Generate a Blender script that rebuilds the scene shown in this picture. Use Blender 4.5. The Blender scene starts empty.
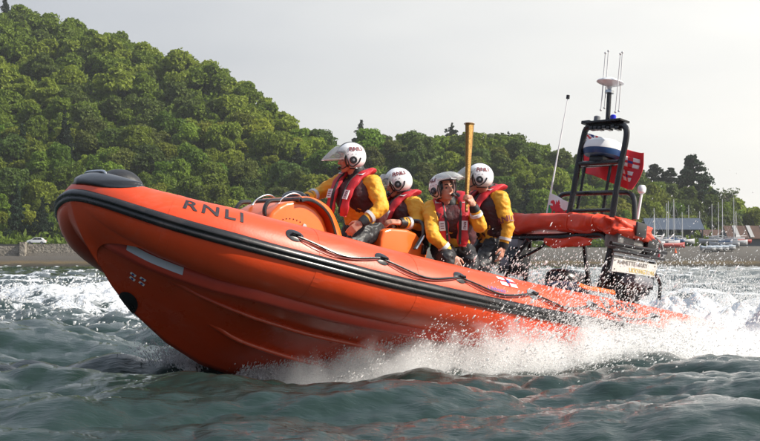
import bpy, bmesh, math, random
import numpy as np
from mathutils import Vector, Matrix, noise
HAZE = True
MIST = 27.0
SC = bpy.context.scene
COL = SC.collection
PI = math.pi
rnd = random.Random(7)
nr = np.random.RandomState(11)

# ------------------------------------------------------------------ camera and boat pose
FPX, CAMH = 1470.0, 1.05
TILT = math.atan(41.5 / FPX)
YAW, PITCH, ROLL, BD = map(math.radians, (40, 10, 0, 0)); BD = 14.0
def ray(px, py):
    x = (px - 380) / FPX; z = -(py - 220.5) / FPX
    return np.array([x, math.cos(TILT) - z * math.sin(TILT), math.sin(TILT) + z * math.cos(TILT)])
_c, _s = math.cos(YAW), math.sin(YAW)
_fw = np.array([-_c, -_s, 0]); _pt = np.array([_s, -_c, 0]); _up = np.array([0, 0, 1.])
BX = _fw * math.cos(PITCH) + _up * math.sin(PITCH); BZ = _up * math.cos(PITCH) - _fw * math.sin(PITCH); BY = _pt
BM = np.array([BX, BY, BZ]); BO = np.array([0, BD, 0.0]); CAM = np.array([0, 0, CAMH])
BOATM = Matrix([[BX[i], BY[i], BZ[i], BO[i]] for i in range(3)] + [[0, 0, 0, 1]])
def U(px, py, y):            # a point of the boat: where the sight line meets the boat's fore-and-aft plane at y
    d = ray(px, py); t = (y - (CAM - BO) @ BM[1]) / (d @ BM[1])
    return Vector(BM @ (CAM + t * d - BO))
def UX(px, py, x):           # the same with the athwartships plane at x
    d = ray(px, py); t = (x - (CAM - BO) @ BM[0]) / (d @ BM[0])
    return Vector(BM @ (CAM + t * d - BO))
def proj(p):                 # boat frame -> photo pixel
    w = BM.T @ np.array(p) + BO - CAM
    yy = w[1] * math.cos(TILT) + w[2] * math.sin(TILT); zz = -w[1] * math.sin(TILT) + w[2] * math.cos(TILT)
    return 380 + FPX * w[0] / yy, 220.5 - FPX * zz / yy
def WL(v):                   # world direction -> boat frame
    return Vector(BM @ np.array(v, float)).normalized()
def at(px, py, Y):           # world point on the sight line at depth Y
    d = ray(px, py); return Vector(CAM + d * (Y / d[1]))

# ------------------------------------------------------------------ materials
MATS = {}
def mat(name, col, rough=0.5, metal=0.0, bump=0.0, bscale=20.0, var=0.0, vscale=5.0, spec=0.5, coat=0.0, sss=0.0, trans=0.0, dirt=None):
    if name in MATS: return MATS[name]
    m = bpy.data.materials.new(name); m.use_nodes = True; nt = m.node_tree; N = nt.nodes; Lk = nt.links
    b = N['Principled BSDF']
    b.inputs['Base Color'].default_value = (*col, 1); b.inputs['Roughness'].default_value = rough
    b.inputs['Metallic'].default_value = metal; b.inputs['Specular IOR Level'].default_value = spec
    b.inputs['Coat Weight'].default_value = coat; b.inputs['Coat Roughness'].default_value = 0.08
    if sss: b.inputs['Subsurface Weight'].default_value = sss; b.inputs['Subsurface Radius'].default_value = (.02, .008, .004)
    if trans: b.inputs['Transmission Weight'].default_value = trans
    tc = N.new('ShaderNodeTexCoord')
    if var or dirt:
        n = N.new('ShaderNodeTexNoise'); n.inputs['Scale'].default_value = vscale; n.inputs['Detail'].default_value = 6
        n.inputs['Roughness'].default_value = .65
        Lk.new(tc.outputs['Object'], n.inputs['Vector'])
        r = N.new('ShaderNodeValToRGB'); r.color_ramp.elements[0].position = .3; r.color_ramp.elements[1].position = .7
        c0 = dirt if dirt else tuple(c * (1 - var) for c in col); c1 = col if dirt else tuple(min(1, c * (1 + var)) for c in col)
        r.color_ramp.elements[0].color = (*c0, 1); r.color_ramp.elements[1].color = (*c1, 1)
        Lk.new(n.outputs['Fac'], r.inputs['Fac']); Lk.new(r.outputs['Color'], b.inputs['Base Color'])
        mr = N.new('ShaderNodeMapRange'); mr.inputs['To Min'].default_value = max(0, rough - .1); mr.inputs['To Max'].default_value = min(1, rough + .12)
        Lk.new(n.outputs['Fac'], mr.inputs['Value']); Lk.new(mr.outputs['Result'], b.inputs['Roughness'])
    if bump:
        n2 = N.new('ShaderNodeTexNoise'); n2.inputs['Scale'].default_value = bscale; n2.inputs['Detail'].default_value = 5
        Lk.new(tc.outputs['Object'], n2.inputs['Vector'])
        bp = N.new('ShaderNodeBump'); bp.inputs['Strength'].default_value = bump; bp.inputs['Distance'].default_value = .02
        Lk.new(n2.outputs['Fac'], bp.inputs['Height']); Lk.new(bp.outputs['Normal'], b.inputs['Normal'])
    MATS[name] = m
    return m
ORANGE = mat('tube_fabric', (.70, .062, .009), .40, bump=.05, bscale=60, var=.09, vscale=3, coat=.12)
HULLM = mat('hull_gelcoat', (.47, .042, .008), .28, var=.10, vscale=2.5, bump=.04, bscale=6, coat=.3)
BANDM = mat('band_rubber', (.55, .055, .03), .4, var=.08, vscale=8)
PODM = mat('pod_gelcoat', (.85, .14, .012), .3, var=.05, vscale=4, coat=.4)
BLACK = mat('black_rubber', (.014, .014, .016), .30, bump=.06, bscale=80, var=.3, vscale=9, coat=.35)
STRK = mat('strake_rubber', (.016, .016, .018), .27, bump=.03, bscale=40, var=.2, vscale=5)
BLKGLOSS = mat('black_paint', (.012, .012, .014), .25, var=.2, vscale=8)
STEEL = mat('steel', (.55, .56, .58), .25, metal=1)
GREYP = mat('grey_patch', (.16, .17, .19), .5, var=.15)
WHITE = mat('white_paint', (.78, .79, .80), .3, var=.04, coat=.3)
HELM = mat('helmet_white', (.80, .80, .82), .22, coat=.6, var=.03, vscale=12)
TEXTD = mat('lettering_dark', (.03, .02, .025), .5)
TEXTR = mat('lettering_maroon', (.16, .02, .03), .5)
YEL = mat('drysuit_yellow', (.74, .36, .02), .6, bump=.5, bscale=26, var=.12, vscale=7)
TROU = mat('drysuit_black', (.014, .015, .018), .5, bump=.25, bscale=22, var=.3, vscale=9)
REDJ = mat('lifejacket_red', (.46, .012, .022), .55, bump=.25, bscale=40, var=.15, vscale=10)
VESTM = mat('lifejacket_black', (.02, .018, .02), .7, bump=.3, bscale=50)
SKIN = mat('skin', (.52, .25, .17), .5, var=.12, vscale=22, sss=.1)
LIP = mat('lip', (.36, .11, .09), .5)
EYEW = mat('eye', (.05, .035, .03), .2)
REFL = mat('reflective_tape', (.62, .64, .66), .4, var=.08)
BAGM = mat('bag_fabric', (.66, .055, .018), .45, bump=.35, bscale=16, var=.12, vscale=6)
GOLD = mat('gold', (.28, .17, .06), .36, metal=1, bump=.35, bscale=160)
BLUE = mat('dome_navy', (.02, .06, .17), .35)
REDF = mat('flag_red', (.62, .02, .035), .7, bump=.1, bscale=60)
WHF = mat('flag_white', (.78, .78, .78), .7)
GRF = mat('flag_green', (.02, .30, .12), .7)
BLF = mat('flag_blue', (.02, .04, .22), .7)
PLATE = mat('board_white', (.60, .60, .57), .45, dirt=(.45, .45, .42), vscale=14)
TEXTY = mat('lettering_ochre', (.55, .42, .12), .5)

# ------------------------------------------------------------------ mesh helpers
def mesh_obj(name, verts, faces, m, parent=None, smooth=True, mi=None):
    me = bpy.data.meshes.new(name); me.from_pydata([tuple(v) for v in verts], [], faces); me.update()
    for x in (m if isinstance(m, (list, tuple)) else [m]): me.materials.append(x)
    if mi is not None: me.polygons.foreach_set('material_index', mi)
    me.polygons.foreach_set('use_smooth', [smooth] * len(me.polygons))
    o = bpy.data.objects.new(name, me); COL.objects.link(o)
    if parent is not None: o.parent = parent
    return o
def tag(o, label=None, cat=None, group=None, kind=None):
    if label: o['label'] = label
    if cat: o['category'] = cat
    if group: o['group'] = group
    if kind: o['kind'] = kind
    return o
def empty(name, label, cat, loc=(0, 0, 0), rz=0, group=None):
    o = bpy.data.objects.new(name, None); COL.objects.link(o); o.location = loc; o.rotation_euler = (0, 0, rz)
    o.empty_display_size = .1
    return tag(o, label, cat, group)
class MB:
    def __init__(s): s.v = []; s.f = []; s.m = []; s.mi = 0
    def add(s, v, f):
        k = len(s.v); s.v += [tuple(p) for p in v]; s.f += [tuple(i + k for i in q) for q in f]; s.m += [s.mi] * len(f); return s
    def box(s, c, d, M=None, bev=0.0):
        x, y, z = [a / 2 for a in d]; b = bev
        bm = bmesh.new(); bmesh.ops.create_cube(bm, size=1)
        for v in bm.verts: v.co = Vector((v.co.x * d[0], v.co.y * d[1], v.co.z * d[2]))
        if b: bmesh.ops.bevel(bm, geom=bm.edges[:], offset=b, segments=2, affect='EDGES', profile=.6)
        bm.verts.index_update(); vs = []
        for v in bm.verts:
            p = v.co.copy()
            if M: p = M @ p
            vs.append(p + Vector(c))
        s.add(vs, [[v.index for v in f.verts] for f in bm.faces]); bm.free(); return s
    def tube(s, pts, r, n=10, closed=False, cap=True, flat=1.0, up=None):
        pts = [Vector(p) for p in pts]; N = len(pts)
        rs = r if isinstance(r, (list, tuple)) else [r] * N
        prev = None; rings = []
        for i, p in enumerate(pts):
            if closed: t = pts[(i + 1) % N] - pts[i - 1]
            else: t = pts[min(i + 1, N - 1)] - pts[max(i - 1, 0)]
            t = t.normalized() if t.length > 1e-9 else Vector((0, 0, 1))
            if up is not None: a = Vector(up[i] if isinstance(up, list) else up); a = (a - t * a.dot(t)).normalized()
            elif prev is None:
                a = t.orthogonal().normalized()
            else: a = (prev - t * prev.dot(t)).normalized()
            prev = a; b = t.cross(a)
            rings.append([p + a * (math.cos(k * 2 * PI / n) * rs[i] * flat) + b * (math.sin(k * 2 * PI / n) * rs[i]) for k in range(n)])
        v = [q for R in rings for q in R]; f = []
        for i in range(N if closed else N - 1):
            j = (i + 1) % N
            for k in range(n): f.append((i * n + k, i * n + (k + 1) % n, j * n + (k + 1) % n, j * n + k))
        if cap and not closed: f.append(tuple(range(n - 1, -1, -1))); f.append(tuple((N - 1) * n + k for k in range(n)))
        return s.add(v, f)
    def lathe(s, prof, M=None, n=24):
        v = []; f = []
        for (r, z) in prof:
            for k in range(n):
                p = Vector((r * math.cos(2 * PI * k / n), r * math.sin(2 * PI * k / n), z)); v.append(M @ p if M else p)
        for i in range(len(prof) - 1):
            for k in range(n): f.append((i * n + k, i * n + (k + 1) % n, (i + 1) * n + (k + 1) % n, (i + 1) * n + k))
        f.append(tuple(range(n - 1, -1, -1))); f.append(tuple((len(prof) - 1) * n + k for k in range(n)))
        return s.add(v, f)
    def sphere(s, c, r, M=None, n=16, m=10):
        v = []; f = []; c = Vector(c); r = r if isinstance(r, (tuple, list)) else (r, r, r)
        for i in range(m + 1):
            th = PI * i / m
            for k in range(n):
                p = Vector((r[0] * math.sin(th) * math.cos(2 * PI * k / n), r[1] * math.sin(th) * math.sin(2 * PI * k / n), r[2] * math.cos(th)))
                v.append(c + (M @ p if M else p))
        for i in range(m):
            for k in range(n): f.append((i * n + k, (i + 1) * n + k, (i + 1) * n + (k + 1) % n, i * n + (k + 1) % n))
        return s.add(v, f)
    def prism(s, prof, y0, y1, bev=0.0):      # (x,z) profile extruded along y
        bm = bmesh.new(); vs = [bm.verts.new((p[0], y0, p[1])) for p in prof]; fa = bm.faces.new(vs)
        r = bmesh.ops.extrude_face_region(bm, geom=[fa])
        for e in r['geom']:
            if isinstance(e, bmesh.types.BMVert): e.co.y = y1
        bmesh.ops.recalc_face_normals(bm, faces=bm.faces[:])
        if bev: bmesh.ops.bevel(bm, geom=bm.edges[:], offset=bev, segments=3, affect='EDGES', profile=.6, clamp_overlap=True)
        bm.verts.index_update()
        s.add([v.co.copy() for v in bm.verts], [[v.index for v in f.verts] for f in bm.faces]); bm.free(); return s
    def build(s, name, m, parent=None, smooth=True, sharp=35):
        o = mesh_obj(name, s.v, s.f, m, parent, smooth, s.m if isinstance(m, (list, tuple)) else None)
        if smooth and sharp: 
            try: o.data.set_sharp_from_angle(angle=math.radians(sharp))
            except Exception: pass
        return o
def catmull(P, n=8, closed=False):
    P = [Vector(p) for p in P]; N = len(P); out = []
    for i in range(N if closed else N - 1):
        g = (lambda k: P[k % N]) if closed else (lambda k: P[max(0, min(N - 1, k))])
        a, b, c, d = g(i - 1), g(i), g(i + 1), g(i + 2)
        for k in range(n):
            t = k / n
            out.append(.5 * ((2 * b) + (c - a) * t + (2 * a - 5 * b + 4 * c - d) * t * t + (3 * b - a - 3 * c + d) * t ** 3))
    if not closed: out.append(P[-1])
    return out
def text_mesh(txt, size, depth=0.0, spacing=1.0, bold=0.0, sub=0):
    cu = bpy.data.curves.new('lettering', 'FONT'); cu.body = txt; cu.size = size; cu.align_x = 'CENTER'; cu.align_y = 'CENTER'
    cu.space_character = spacing; cu.offset = bold; cu.resolution_u = 3
    to = bpy.data.objects.new('tmp', cu); COL.objects.link(to)
    dg = bpy.context.evaluated_depsgraph_get(); me = bpy.data.meshes.new_from_object(to.evaluated_get(dg))
    bpy.data.objects.remove(to)
    bm = bmesh.new(); bm.from_mesh(me)
    bmesh.ops.triangulate(bm, faces=bm.faces[:])
    for _ in range(sub): bmesh.ops.subdivide_edges(bm, edges=[e for e in bm.edges if e.calc_length() > size * .15], cuts=1)
    bm.verts.index_update()
    v = [x.co.copy() for x in bm.verts]; f = [[q.index for q in t.verts] for t in bm.faces]; bm.free(); bpy.data.meshes.remove(me)
    return v, f
def put_text(name, txt, size, fn, m, parent, spacing=1.0, bold=0.0, sub=0, squash=1.0):
    v, f = text_mesh(txt, size, spacing=spacing, bold=bold, sub=sub)
    return mesh_obj(name, [fn(p.x * squash, p.y) for p in v], f, m, parent, smooth=False)

def salt(m, amount, sc):
    """dried salt and scuffs: pale thin blotches stretched along the boat"""
    nt = m.node_tree; N = nt.nodes; Lk = nt.links; b = N['Principled BSDF']; src = b.inputs['Base Color'].links[0].from_socket
    tc = N['Texture Coordinate']; mp = N.new('ShaderNodeMapping'); mp.inputs['Scale'].default_value = (sc * .35, sc, sc * 1.6); Lk.new(tc.outputs['Object'], mp.inputs['Vector'])
    n = N.new('ShaderNodeTexNoise'); n.inputs['Scale'].default_value = 1; n.inputs['Detail'].default_value = 9; n.inputs['Roughness'].default_value = .72; n.inputs['Distortion'].default_value = .6; Lk.new(mp.outputs[0], n.inputs['Vector'])
    mr = N.new('ShaderNodeMapRange'); mr.inputs['From Min'].default_value = .52; mr.inputs['From Max'].default_value = .72; mr.inputs['To Max'].default_value = amount; Lk.new(n.outputs['Fac'], mr.inputs['Value'])
    mx = N.new('ShaderNodeMix'); mx.data_type = 'RGBA'; mx.inputs['B'].default_value = (.62, .42, .36, 1); Lk.new(mr.outputs[0], mx.inputs['Factor']); Lk.new(src, mx.inputs['A']); Lk.new(mx.outputs['Result'], b.inputs['Base Color'])
salt(ORANGE, .10, 6); salt(HULLM, .07, 4); salt(STRK, .05, 6)
# ================================================================== THE BOAT
boat = empty('rigid_inflatable_boat', 'orange rigid inflatable lifeboat with black rubbing strake, bow raised, racing through spray', 'boat')
boat.matrix_world = BOATM
# strake line of the photograph -> sheer of the tube
SP = [(47, 191), (65, 191), (85, 196), (110, 203.5), (140, 213), (170, 223), (245, 243.5), (320, 263), (400, 284), (500, 305), (545, 315), (712, 342)]
def strake_py(px): return float(np.interp(px, [a for a, b in SP], [b for a, b in SP]))
plan = [(-3.15, 1.10), (-2, 1.10), (-1, 1.10), (0, 1.10), (.8, 1.09), (1.5, 1.04), (2.1, .94), (2.6, .78), (2.97, .56), (3.20, .30), (3.29, 0)]
RT = .315
def rad(x): return float(np.interp(x, [-3.2, -1, 1.5, 2.5, 2.95, 3.3], [.27, .30, .315, .295, .255, .20]))
pl = catmull([Vector((a, b, 0)) for a, b in plan], 8)
half = []
for i, p in enumerate(pl):
    t = (pl[min(i + 1, len(pl) - 1)] - pl[max(i - 1, 0)]).normalized()
    if i == len(pl) - 1: t = Vector((0, -1, 0))
    n = Vector((-t.y, t.x, 0)) if (-t.y * 0 + t.x) > 0 or True else 0
    if n.dot(Vector((1, 1.2, 0))) < 0: n = -n
    s = p + n * (rad(p.x) + .02)
    lo, hi = 0.0, 1.8
    for _ in range(40):
        mid = (lo + hi) / 2; q = proj((s.x, s.y, mid))
        if q[1] > strake_py(q[0]): lo = mid
        else: hi = mid
    half.append((p, lo))
zs = [h[1] for h in half]
zs = [sum(zs[max(0, i - 4):i + 5]) / len(zs[max(0, i - 4):i + 5]) for i in range(len(zs))]
zs[-1] = zs[-2] = zs[-3]
cl = [Vector((h[0].x, h[0].y, z)) for h, z in zip(half, zs)]
CL = cl + [Vector((p.x, -p.y, p.z)) for p in cl[-2::-1]]       # port stern -> bow -> starboard stern
print('tube z', [round(z, 2) for z in zs[::8]], 'bow px', proj(CL[len(cl) - 1] + Vector((rad(3.2), 0, 0))))
NC = len(CL)
def frame_at(i):
    t = (CL[min(i + 1, NC - 1)] - CL[max(i - 1, 0)]).normalized()
    o = Vector((-t.y, t.x, 0)).normalized()                      # outboard
    if o.dot(Vector((CL[i].x - .3, CL[i].y * 3, 0))) < 0 and abs(CL[i].y) > .05: o = -o
    if abs(CL[i].y) <= .05: o = Vector((1, 0, 0))
    u = o.cross(t); u = u if u.z > 0 else -u
    return t, o, u
FR = [frame_at(i) for i in range(NC)]
ARC = [0]
for i in range(1, NC): ARC.append(ARC[-1] + (CL[i] - CL[i - 1]).length)
def tp(s, ang, off=0.0):                                         # tube surface: arc length, angle from outboard, height above skin
    s = max(0, min(ARC[-1], s)); i = min(NC - 2, int(np.searchsorted(ARC, s, side='right')) - 1); i = max(0, i)
    k = (s - ARC[i]) / (ARC[i + 1] - ARC[i])
    c = CL[i].lerp(CL[i + 1], k); o = FR[i][1].lerp(FR[i + 1][1], k).normalized(); u = FR[i][2].lerp(FR[i + 1][2], k).normalized()
    r = rad(c.x) + off
    return c + (o * math.cos(ang) + u * math.sin(ang)) * r
def find_s(px, ang, off=0.0):                                    # port side arc length under a photo column
    best = min((abs(proj(tp(s, ang, off))[0] - px), s) for s in np.linspace(0, ARC[len(cl) - 1], 600)); return best[1]
# the tube skin, tapered cones at the two sterns
NA = 40
rings = []
def ring(s, k=1.0): 
    return [tp(s, a * 2 * PI / NA, (k - 1) * rad(-3)) for a in range(NA)]
ss = list(np.linspace(0, ARC[-1], 240))
base0 = ring(0); v = []; f = []
t0 = FR[0][0]; t1 = FR[-1][0]
allr = []
for d, k in ((.62, .30), (.60, .42), (.52, .56), (.35, .78), (.17, .93)):
    c = CL[0] - t0 * d + Vector((0, 0, .03 * d)); allr.append([c + (p - CL[0]) * k for p in base0])
for s in ss: allr.append(ring(s))
base1 = ring(ARC[-1])
for d, k in ((.17, .93), (.35, .78), (.52, .56), (.60, .42), (.62, .30)):
    c = CL[-1] + t1 * d; allr.append([c + (p - CL[-1]) * k for p in base1])
for R in allr: v += R
for i in range(len(allr) - 1):
    for a in range(NA): f.append((i * NA + a, (i + 1) * NA + a, (i + 1) * NA + (a + 1) % NA, i * NA + (a + 1) % NA))
f.append(tuple(range(NA))); f.append(tuple((len(allr) - 1) * NA + a for a in range(NA)))
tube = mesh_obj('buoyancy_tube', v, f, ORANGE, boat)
# seams round the tube
for px in (176, 322, 420, 560):
    s = find_s(px, .6)
    for ds, w in ((0, .012),):
        v = []; f = []
        for a in range(48):
            for d_, o_ in ((-.03, .0), (-.029, .0018), (.029, .0018), (.03, .0)): v.append(tp(s + d_, a * 2 * PI / 48, o_))
        for a in range(48):
            for k in range(3): f.append((a * 4 + k, a * 4 + k + 1, (a + 1) % 48 * 4 + k + 1, (a + 1) % 48 * 4 + k))
        o = mesh_obj('seam_tape', v, f, ORANGE, tube, smooth=False)
# rubbing strake: wide black band with two ridges, runs all round
def band(name, m, a_of, off_prof, parent, s0=0.0, s1=None, n=220):
    s1 = ARC[-1] if s1 is None else s1; v = []; f = []; K = None
    for i, s in enumerate(np.linspace(s0, s1, n)):
        pr = off_prof(s); K = len(pr)
        for (a, off) in pr: v.append(tp(s, a_of(s) + a, off))
    for i in range(n - 1):
        for k in range(K): f.append((i * K + k, i * K + (k + 1) % K, (i + 1) * K + (k + 1) % K, (i + 1) * K + k))
    f.append(tuple(range(K - 1, -1, -1))); f.append(tuple((n - 1) * K + k for k in range(K)))
    return mesh_obj(name, v, f, m, parent)
strk = [(-.17, -.01), (-.17, .008), (-.13, .022), (-.06, .025), (-.03, .014), (-.005, .014), (.015, .032), (.05, .034), (.12, .026), (.19, .012), (.21, -.01)]
def strake_prof(s):
    c = abs(s - ARC[len(cl) - 1]); k = 1 + .35 * max(0, 1 - c / 1.6)
    return [(a * k, o) for a, o in strk]
band('rubbing_strake', STRK, lambda s: 0.0, strake_prof, tube)
thin = [(-.03, -.004), (-.03, .008), (.03, .008), (.03, -.004)]
# bow fairing: black saddle across the nose with its raised hump
sm = ARC[len(cl) - 1]
v = []; f = []; nu, nv_ = 40, 22
for i in range(nu):
    q = -1 + 2 * i / (nu - 1); s = sm - .10 + q * .36
    wid = math.sqrt(max(0, 1 - q * q)) * 1.0 + .02
    for j in range(nv_):
        r = -1 + 2 * j / (nv_ - 1); a = 1.42 + r * wid * .92
        h = max(0, 1 - (q * q + r * r * 1.0))
        v.append(tp(s, a, .004 + .024 * min(1, h / .2)))
for i in range(nu - 1):
    for j in range(nv_ - 1): f.append((i * nv_ + j, i * nv_ + j + 1, (i + 1) * nv_ + j + 1, (i + 1) * nv_ + j))
cap = mesh_obj('bow_fairing', v, f, BLACK, boat)
so = cap.modifiers.new('s', 'SOLIDIFY'); so.thickness = .02; so.offset = -1
mb = MB()
cs = UX(98, 176, 3.0); 
hump = []
for (dx, w, h) in ((-.42, .02, .0), (-.36, .16, .05), (-.25, .24, .12), (-.12, .26, .15), (0.0, .25, .14), (.10, .22, .12), (.2, .16, .07), (.28, .03, .0)):
    hump.append((3.12 + dx * .60, w * .85, h * 1.35))
v = []; f = []; K = 13
zt = CL[len(cl) - 1].z + rad(3.2) - .03
for (x, w, h) in hump:
    for k in range(K):
        a = PI * k / (K - 1); v.append((x, w * math.cos(a), zt - .03 + h * .78 * math.sin(a) ** .8))
for i in range(len(hump) - 1):
    for k in range(K - 1): f.append((i * K + k, i * K + k + 1, (i + 1) * K + k + 1, (i + 1) * K + k))
hm = mesh_obj('bow_fairlead', v, f, mat('bow_rubber', (.018, .018, .02), .5, bump=.3, bscale=25, var=.4, vscale=7), boat); hm.modifiers.new('s', 'SUBSURF').render_levels = 2
mb = MB(); mb.tube(catmull([(3.30, .16, zt + .02), (3.31, .12, zt + .05), (3.32, -.12, zt + .05), (3.31, -.16, zt + .02)], 6), .012); mb.build('bow_handle', STEEL, boat)
# prow: the moulded nose below the strake, faired straight down to the stem
v = []; f = []; n_ = 61; m_ = 9; stem = Vector((3.13, 0, .47))
for i in range(n_):
    q = -1 + 2 * i / (n_ - 1); s = sm + q * .66; a = tp(s, -.24, .004); e_ = tp(s, -1.30 if q < 0 else -1.30 - .55 * min(1, q * 3), .002); w_ = abs(q) ** .62
    b = stem.lerp(e_, w_)
    for j in range(m_):
        t = j / (m_ - 1); p = a.lerp(b, t); c = CL[len(cl) - 1]; bul = .045 * math.sin(PI * t) * (1 - abs(q)); d_ = (p - Vector((2.9, 0, p.z))); d_ = d_.normalized() if d_.length > 1e-4 else Vector((1, 0, 0)); v.append(p + d_ * bul)
for i in range(n_ - 1):
    for j in range(m_ - 1): f.append((i * m_ + j, (i + 1) * m_ + j, (i + 1) * m_ + j + 1, i * m_ + j + 1))
prow = mesh_obj('prow', v, f, ORANGE, boat)
# hull
KX = [3.21, 3.16, 3.0, 2.79, 2.4, 2.02, 1.48, .9, 0, -3.25]
KZ = [.60, .51, .34, .17, -.05, -.19, -.27, -.31, -.33, -.33]
def kz(x): return float(np.interp(x, KX[::-1], KZ[::-1]))
def cly(x):
    xs = [p.x for p in cl]; return float(np.interp(x, xs, [p.y for p in cl])), float(np.interp(x, xs, [p.z for p in cl]))
def hullpt(x, t, off=0.0, side=1):                               # t: 0 keel, 1 joint under the tube
    t = max(0.0, t); cy, cz = cly(min(x, 3.21)); yj = max(0.0, cy - .03) * float(np.interp(x, [2.2, 3.2], [1, .62])) ; zj = cz - rad(x) - .015; k = kz(x)
    fl = float(np.interp(x, [1.0, 3.0], [.88, 1.12])); fz = float(np.interp(x, [0, 2.5], [1.05, 1.0]))
    y = yj * t ** fl + off * .55; z = k + (zj - k) * (t ** (1 / fz)) - off * .85
    return Vector((x, side * y, z))
xs = list(np.linspace(-3.2, 2.0, 40)) + list(np.linspace(2.06, 3.205, 34)); TN = 20
v = []; f = []
for x in xs:
    for side in (1,):
        for k in range(TN + 1): v.append(hullpt(x, k / TN) + Vector((0, 0, .12 if k == TN else 0)))
        for k in range(1, TN + 1): v.append(hullpt(x, k / TN, side=-1) + Vector((0, 0, .12 if k == TN else 0)))
W = 2 * TN + 1
def hid(i, k): return i * W + (k if k >= 0 else TN - k)
for i in range(len(xs) - 1):
    for k in range(-TN, TN): f.append((hid(i, k), hid(i, k + 1), hid(i + 1, k + 1), hid(i + 1, k)))
f.append(tuple(hid(0, k) for k in range(-TN, TN + 1)))
f.append(tuple(hid(len(xs) - 1, k) for k in range(TN, -TN - 1, -1)))
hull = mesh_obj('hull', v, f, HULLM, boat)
def rail(t_of, x0, x1, w, parent=hull, name='spray_rail', side=1, n=50):
    v = []; f = []
    for i, x in enumerate(np.linspace(x0, x1, n)):
        e = min(1, (x - x0) / .5, (x1 - x) / .5) ** .7 if 0 < i < n - 1 else 0; t = t_of(x)
        a = hullpt(x, t + .030, 0, side); b = hullpt(x, t + .012, w * e, side) + Vector((0, side * w * .9 * e, 0)); c = hullpt(x, t - .012, w * .5 * e, side) + Vector((0, side * w * .4 * e, 0)); d = hullpt(x, t - .02, 0, side)
        v += [a, b, c, d]
    for i in range(n - 1):
        for k in range(3): f.append((i * 4 + k, i * 4 + k + 1, i * 4 + k + 5, i * 4 + k + 4))
    return mesh_obj(name, v, f, HULLM, parent)
for sd in (1, -1):
    rail(lambda x: float(np.interp(x, [-3, .8, 1.6, 2.2, 2.75], [.70, .70, .70, .72, .78])), -3.1, 2.72, .035, side=sd)
    rail(lambda x: float(np.interp(x, [-3, 1.0, 1.9, 2.3], [.38, .38, .40, .46])), -3.1, 2.25, .035, side=sd)
BX1 = max(x for x in np.linspace(2, 3.2, 100) if proj((x, (cly(x)[0] - .03) * float(np.interp(x, [2.2, 3.2], [1, .62])) + .06, cly(x)[1] - rad(x)))[0] > 88)
print('band end', BX1)
# moulded band where the hull meets the tube, closed at the stem
for sd in (1, -1):
    v = []; f = []; n = 90
    for i, x in enumerate(np.linspace(-3.1, BX1 if sd > 0 else 2.3, n)):
        cy, cz = cly(min(x, 3.2)); r = rad(x)
        h = float(np.interp(x, [-3, 1, 3.2], [.07, .10, .115]))
        y = max(.0, cy - .03) * float(np.interp(x, [2.2, 3.2], [1, .62])); z = cz - r - .015
        if x > 3.1: y = max(y, .02)
        v += [(x, sd * (y + .03), z + .09), (x + (.03 if x > 3.15 else 0), sd * (y + .06), z + .035), (x, sd * (y + .055), z - h + .045), (x, sd * (y + .02), z - h + .035)]
        v += [(x, sd * max(0, y - .06), z - h + .035)]
    for i in range(n - 1):
        for k in range(4): f.append((i * 5 + k, i * 5 + k + 1, i * 5 + k + 6, i * 5 + k + 5))
    f.append(tuple((n - 1) * 5 + k for k in range(5)))
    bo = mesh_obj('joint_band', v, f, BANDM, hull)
# marks on the hull side
def onhull(px, py, off=.006):
    best = None
    for x in np.linspace(.5, 3.15, 90):
        for t in np.linspace(.05, 1, 50):
            p = hullpt(x, t); q = proj(p); d = (q[0] - px) ** 2 + (q[1] - py) ** 2
            if best is None or d < best[0]: best = (d, x, t)
    return best[1], best[2]
def hull_patch(name, x, t, w, h, m, off=.006, n=4, rnd_=False):
    v = []; f = []
    p0 = hullpt(x, t); dt = (hullpt(x, t + .02) - p0).length / .02; nrm = (hullpt(x - .05, t) - p0).cross(hullpt(x, t + .05) - p0).normalized()
    if nrm.y < 0: nrm = -nrm
    if rnd_:
        v = [p0 + nrm * off]
        for k in range(20):
            a = k * PI / 10; v.append(hullpt(x + w / 2 * math.cos(a), min(1, t + h / 2 * math.sin(a) / dt)) + nrm * off)
        f = [(0, 1 + k, 1 + (k + 1) % 20) for k in range(20)]
    else:
        for i in range(n + 1):
            for j in (0, 1): v.append(hullpt(x - w / 2 + w * i / n, t + (j - .5) * h / dt) + nrm * off)
        f = [(2 * i, 2 * i + 1, 2 * i + 3, 2 * i + 2) for i in range(n)]
    return mesh_obj(name, v, f, m, hull, smooth=False)
x0, t0_ = onhull(137, 278)
for (dx, dt_) in ((.05, .02), (-.035, -.025), (.035, -.06), (-.02, .055)):
    hull_patch('crossed_flags_mark', x0 + dx, t0_ + dt_, .044, .025, WHITE)
for (dx, dt_) in ((.05, .02), (-.035, -.025), (.035, -.06), (-.02, .055)):
    hull_patch('crossed_flags_dot', x0 + dx, t0_ + dt_, .018, .018, BLF, off=.009)
x0, t0_ = onhull(126, 303); hull_patch('towing_eye_pad', x0 - .02, max(.06, t0_), .17, .20, BLACK, rnd_=True, off=.012)
# pale reflective strip on the band
v = []; f = []
xa = [x for x in np.linspace(1, 3.1, 200) if 133 < proj((x, cly(x)[0], cly(x)[1] - rad(x)))[0] < 192]
for x in np.linspace(min(xa), max(xa), 12):
    cy, cz = cly(x); y = (cy - .03) * float(np.interp(x, [2.2, 3.2], [1, .62])); z = cz - rad(x) - .015
    v += [(x, y + .064, z + .022), (x, y + .061, z - .040)]
for i in range(11): f.append((2 * i, 2 * i + 1, 2 * i + 3, 2 * i + 2))
o = mesh_obj('reflective_strip', v, f, mat('strip_pale', (.55, .62, .70), .45, var=.05), hull, smooth=False)
so = o.modifiers.new('s', 'SOLIDIFY'); so.thickness = .008; so.offset = 0

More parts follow.
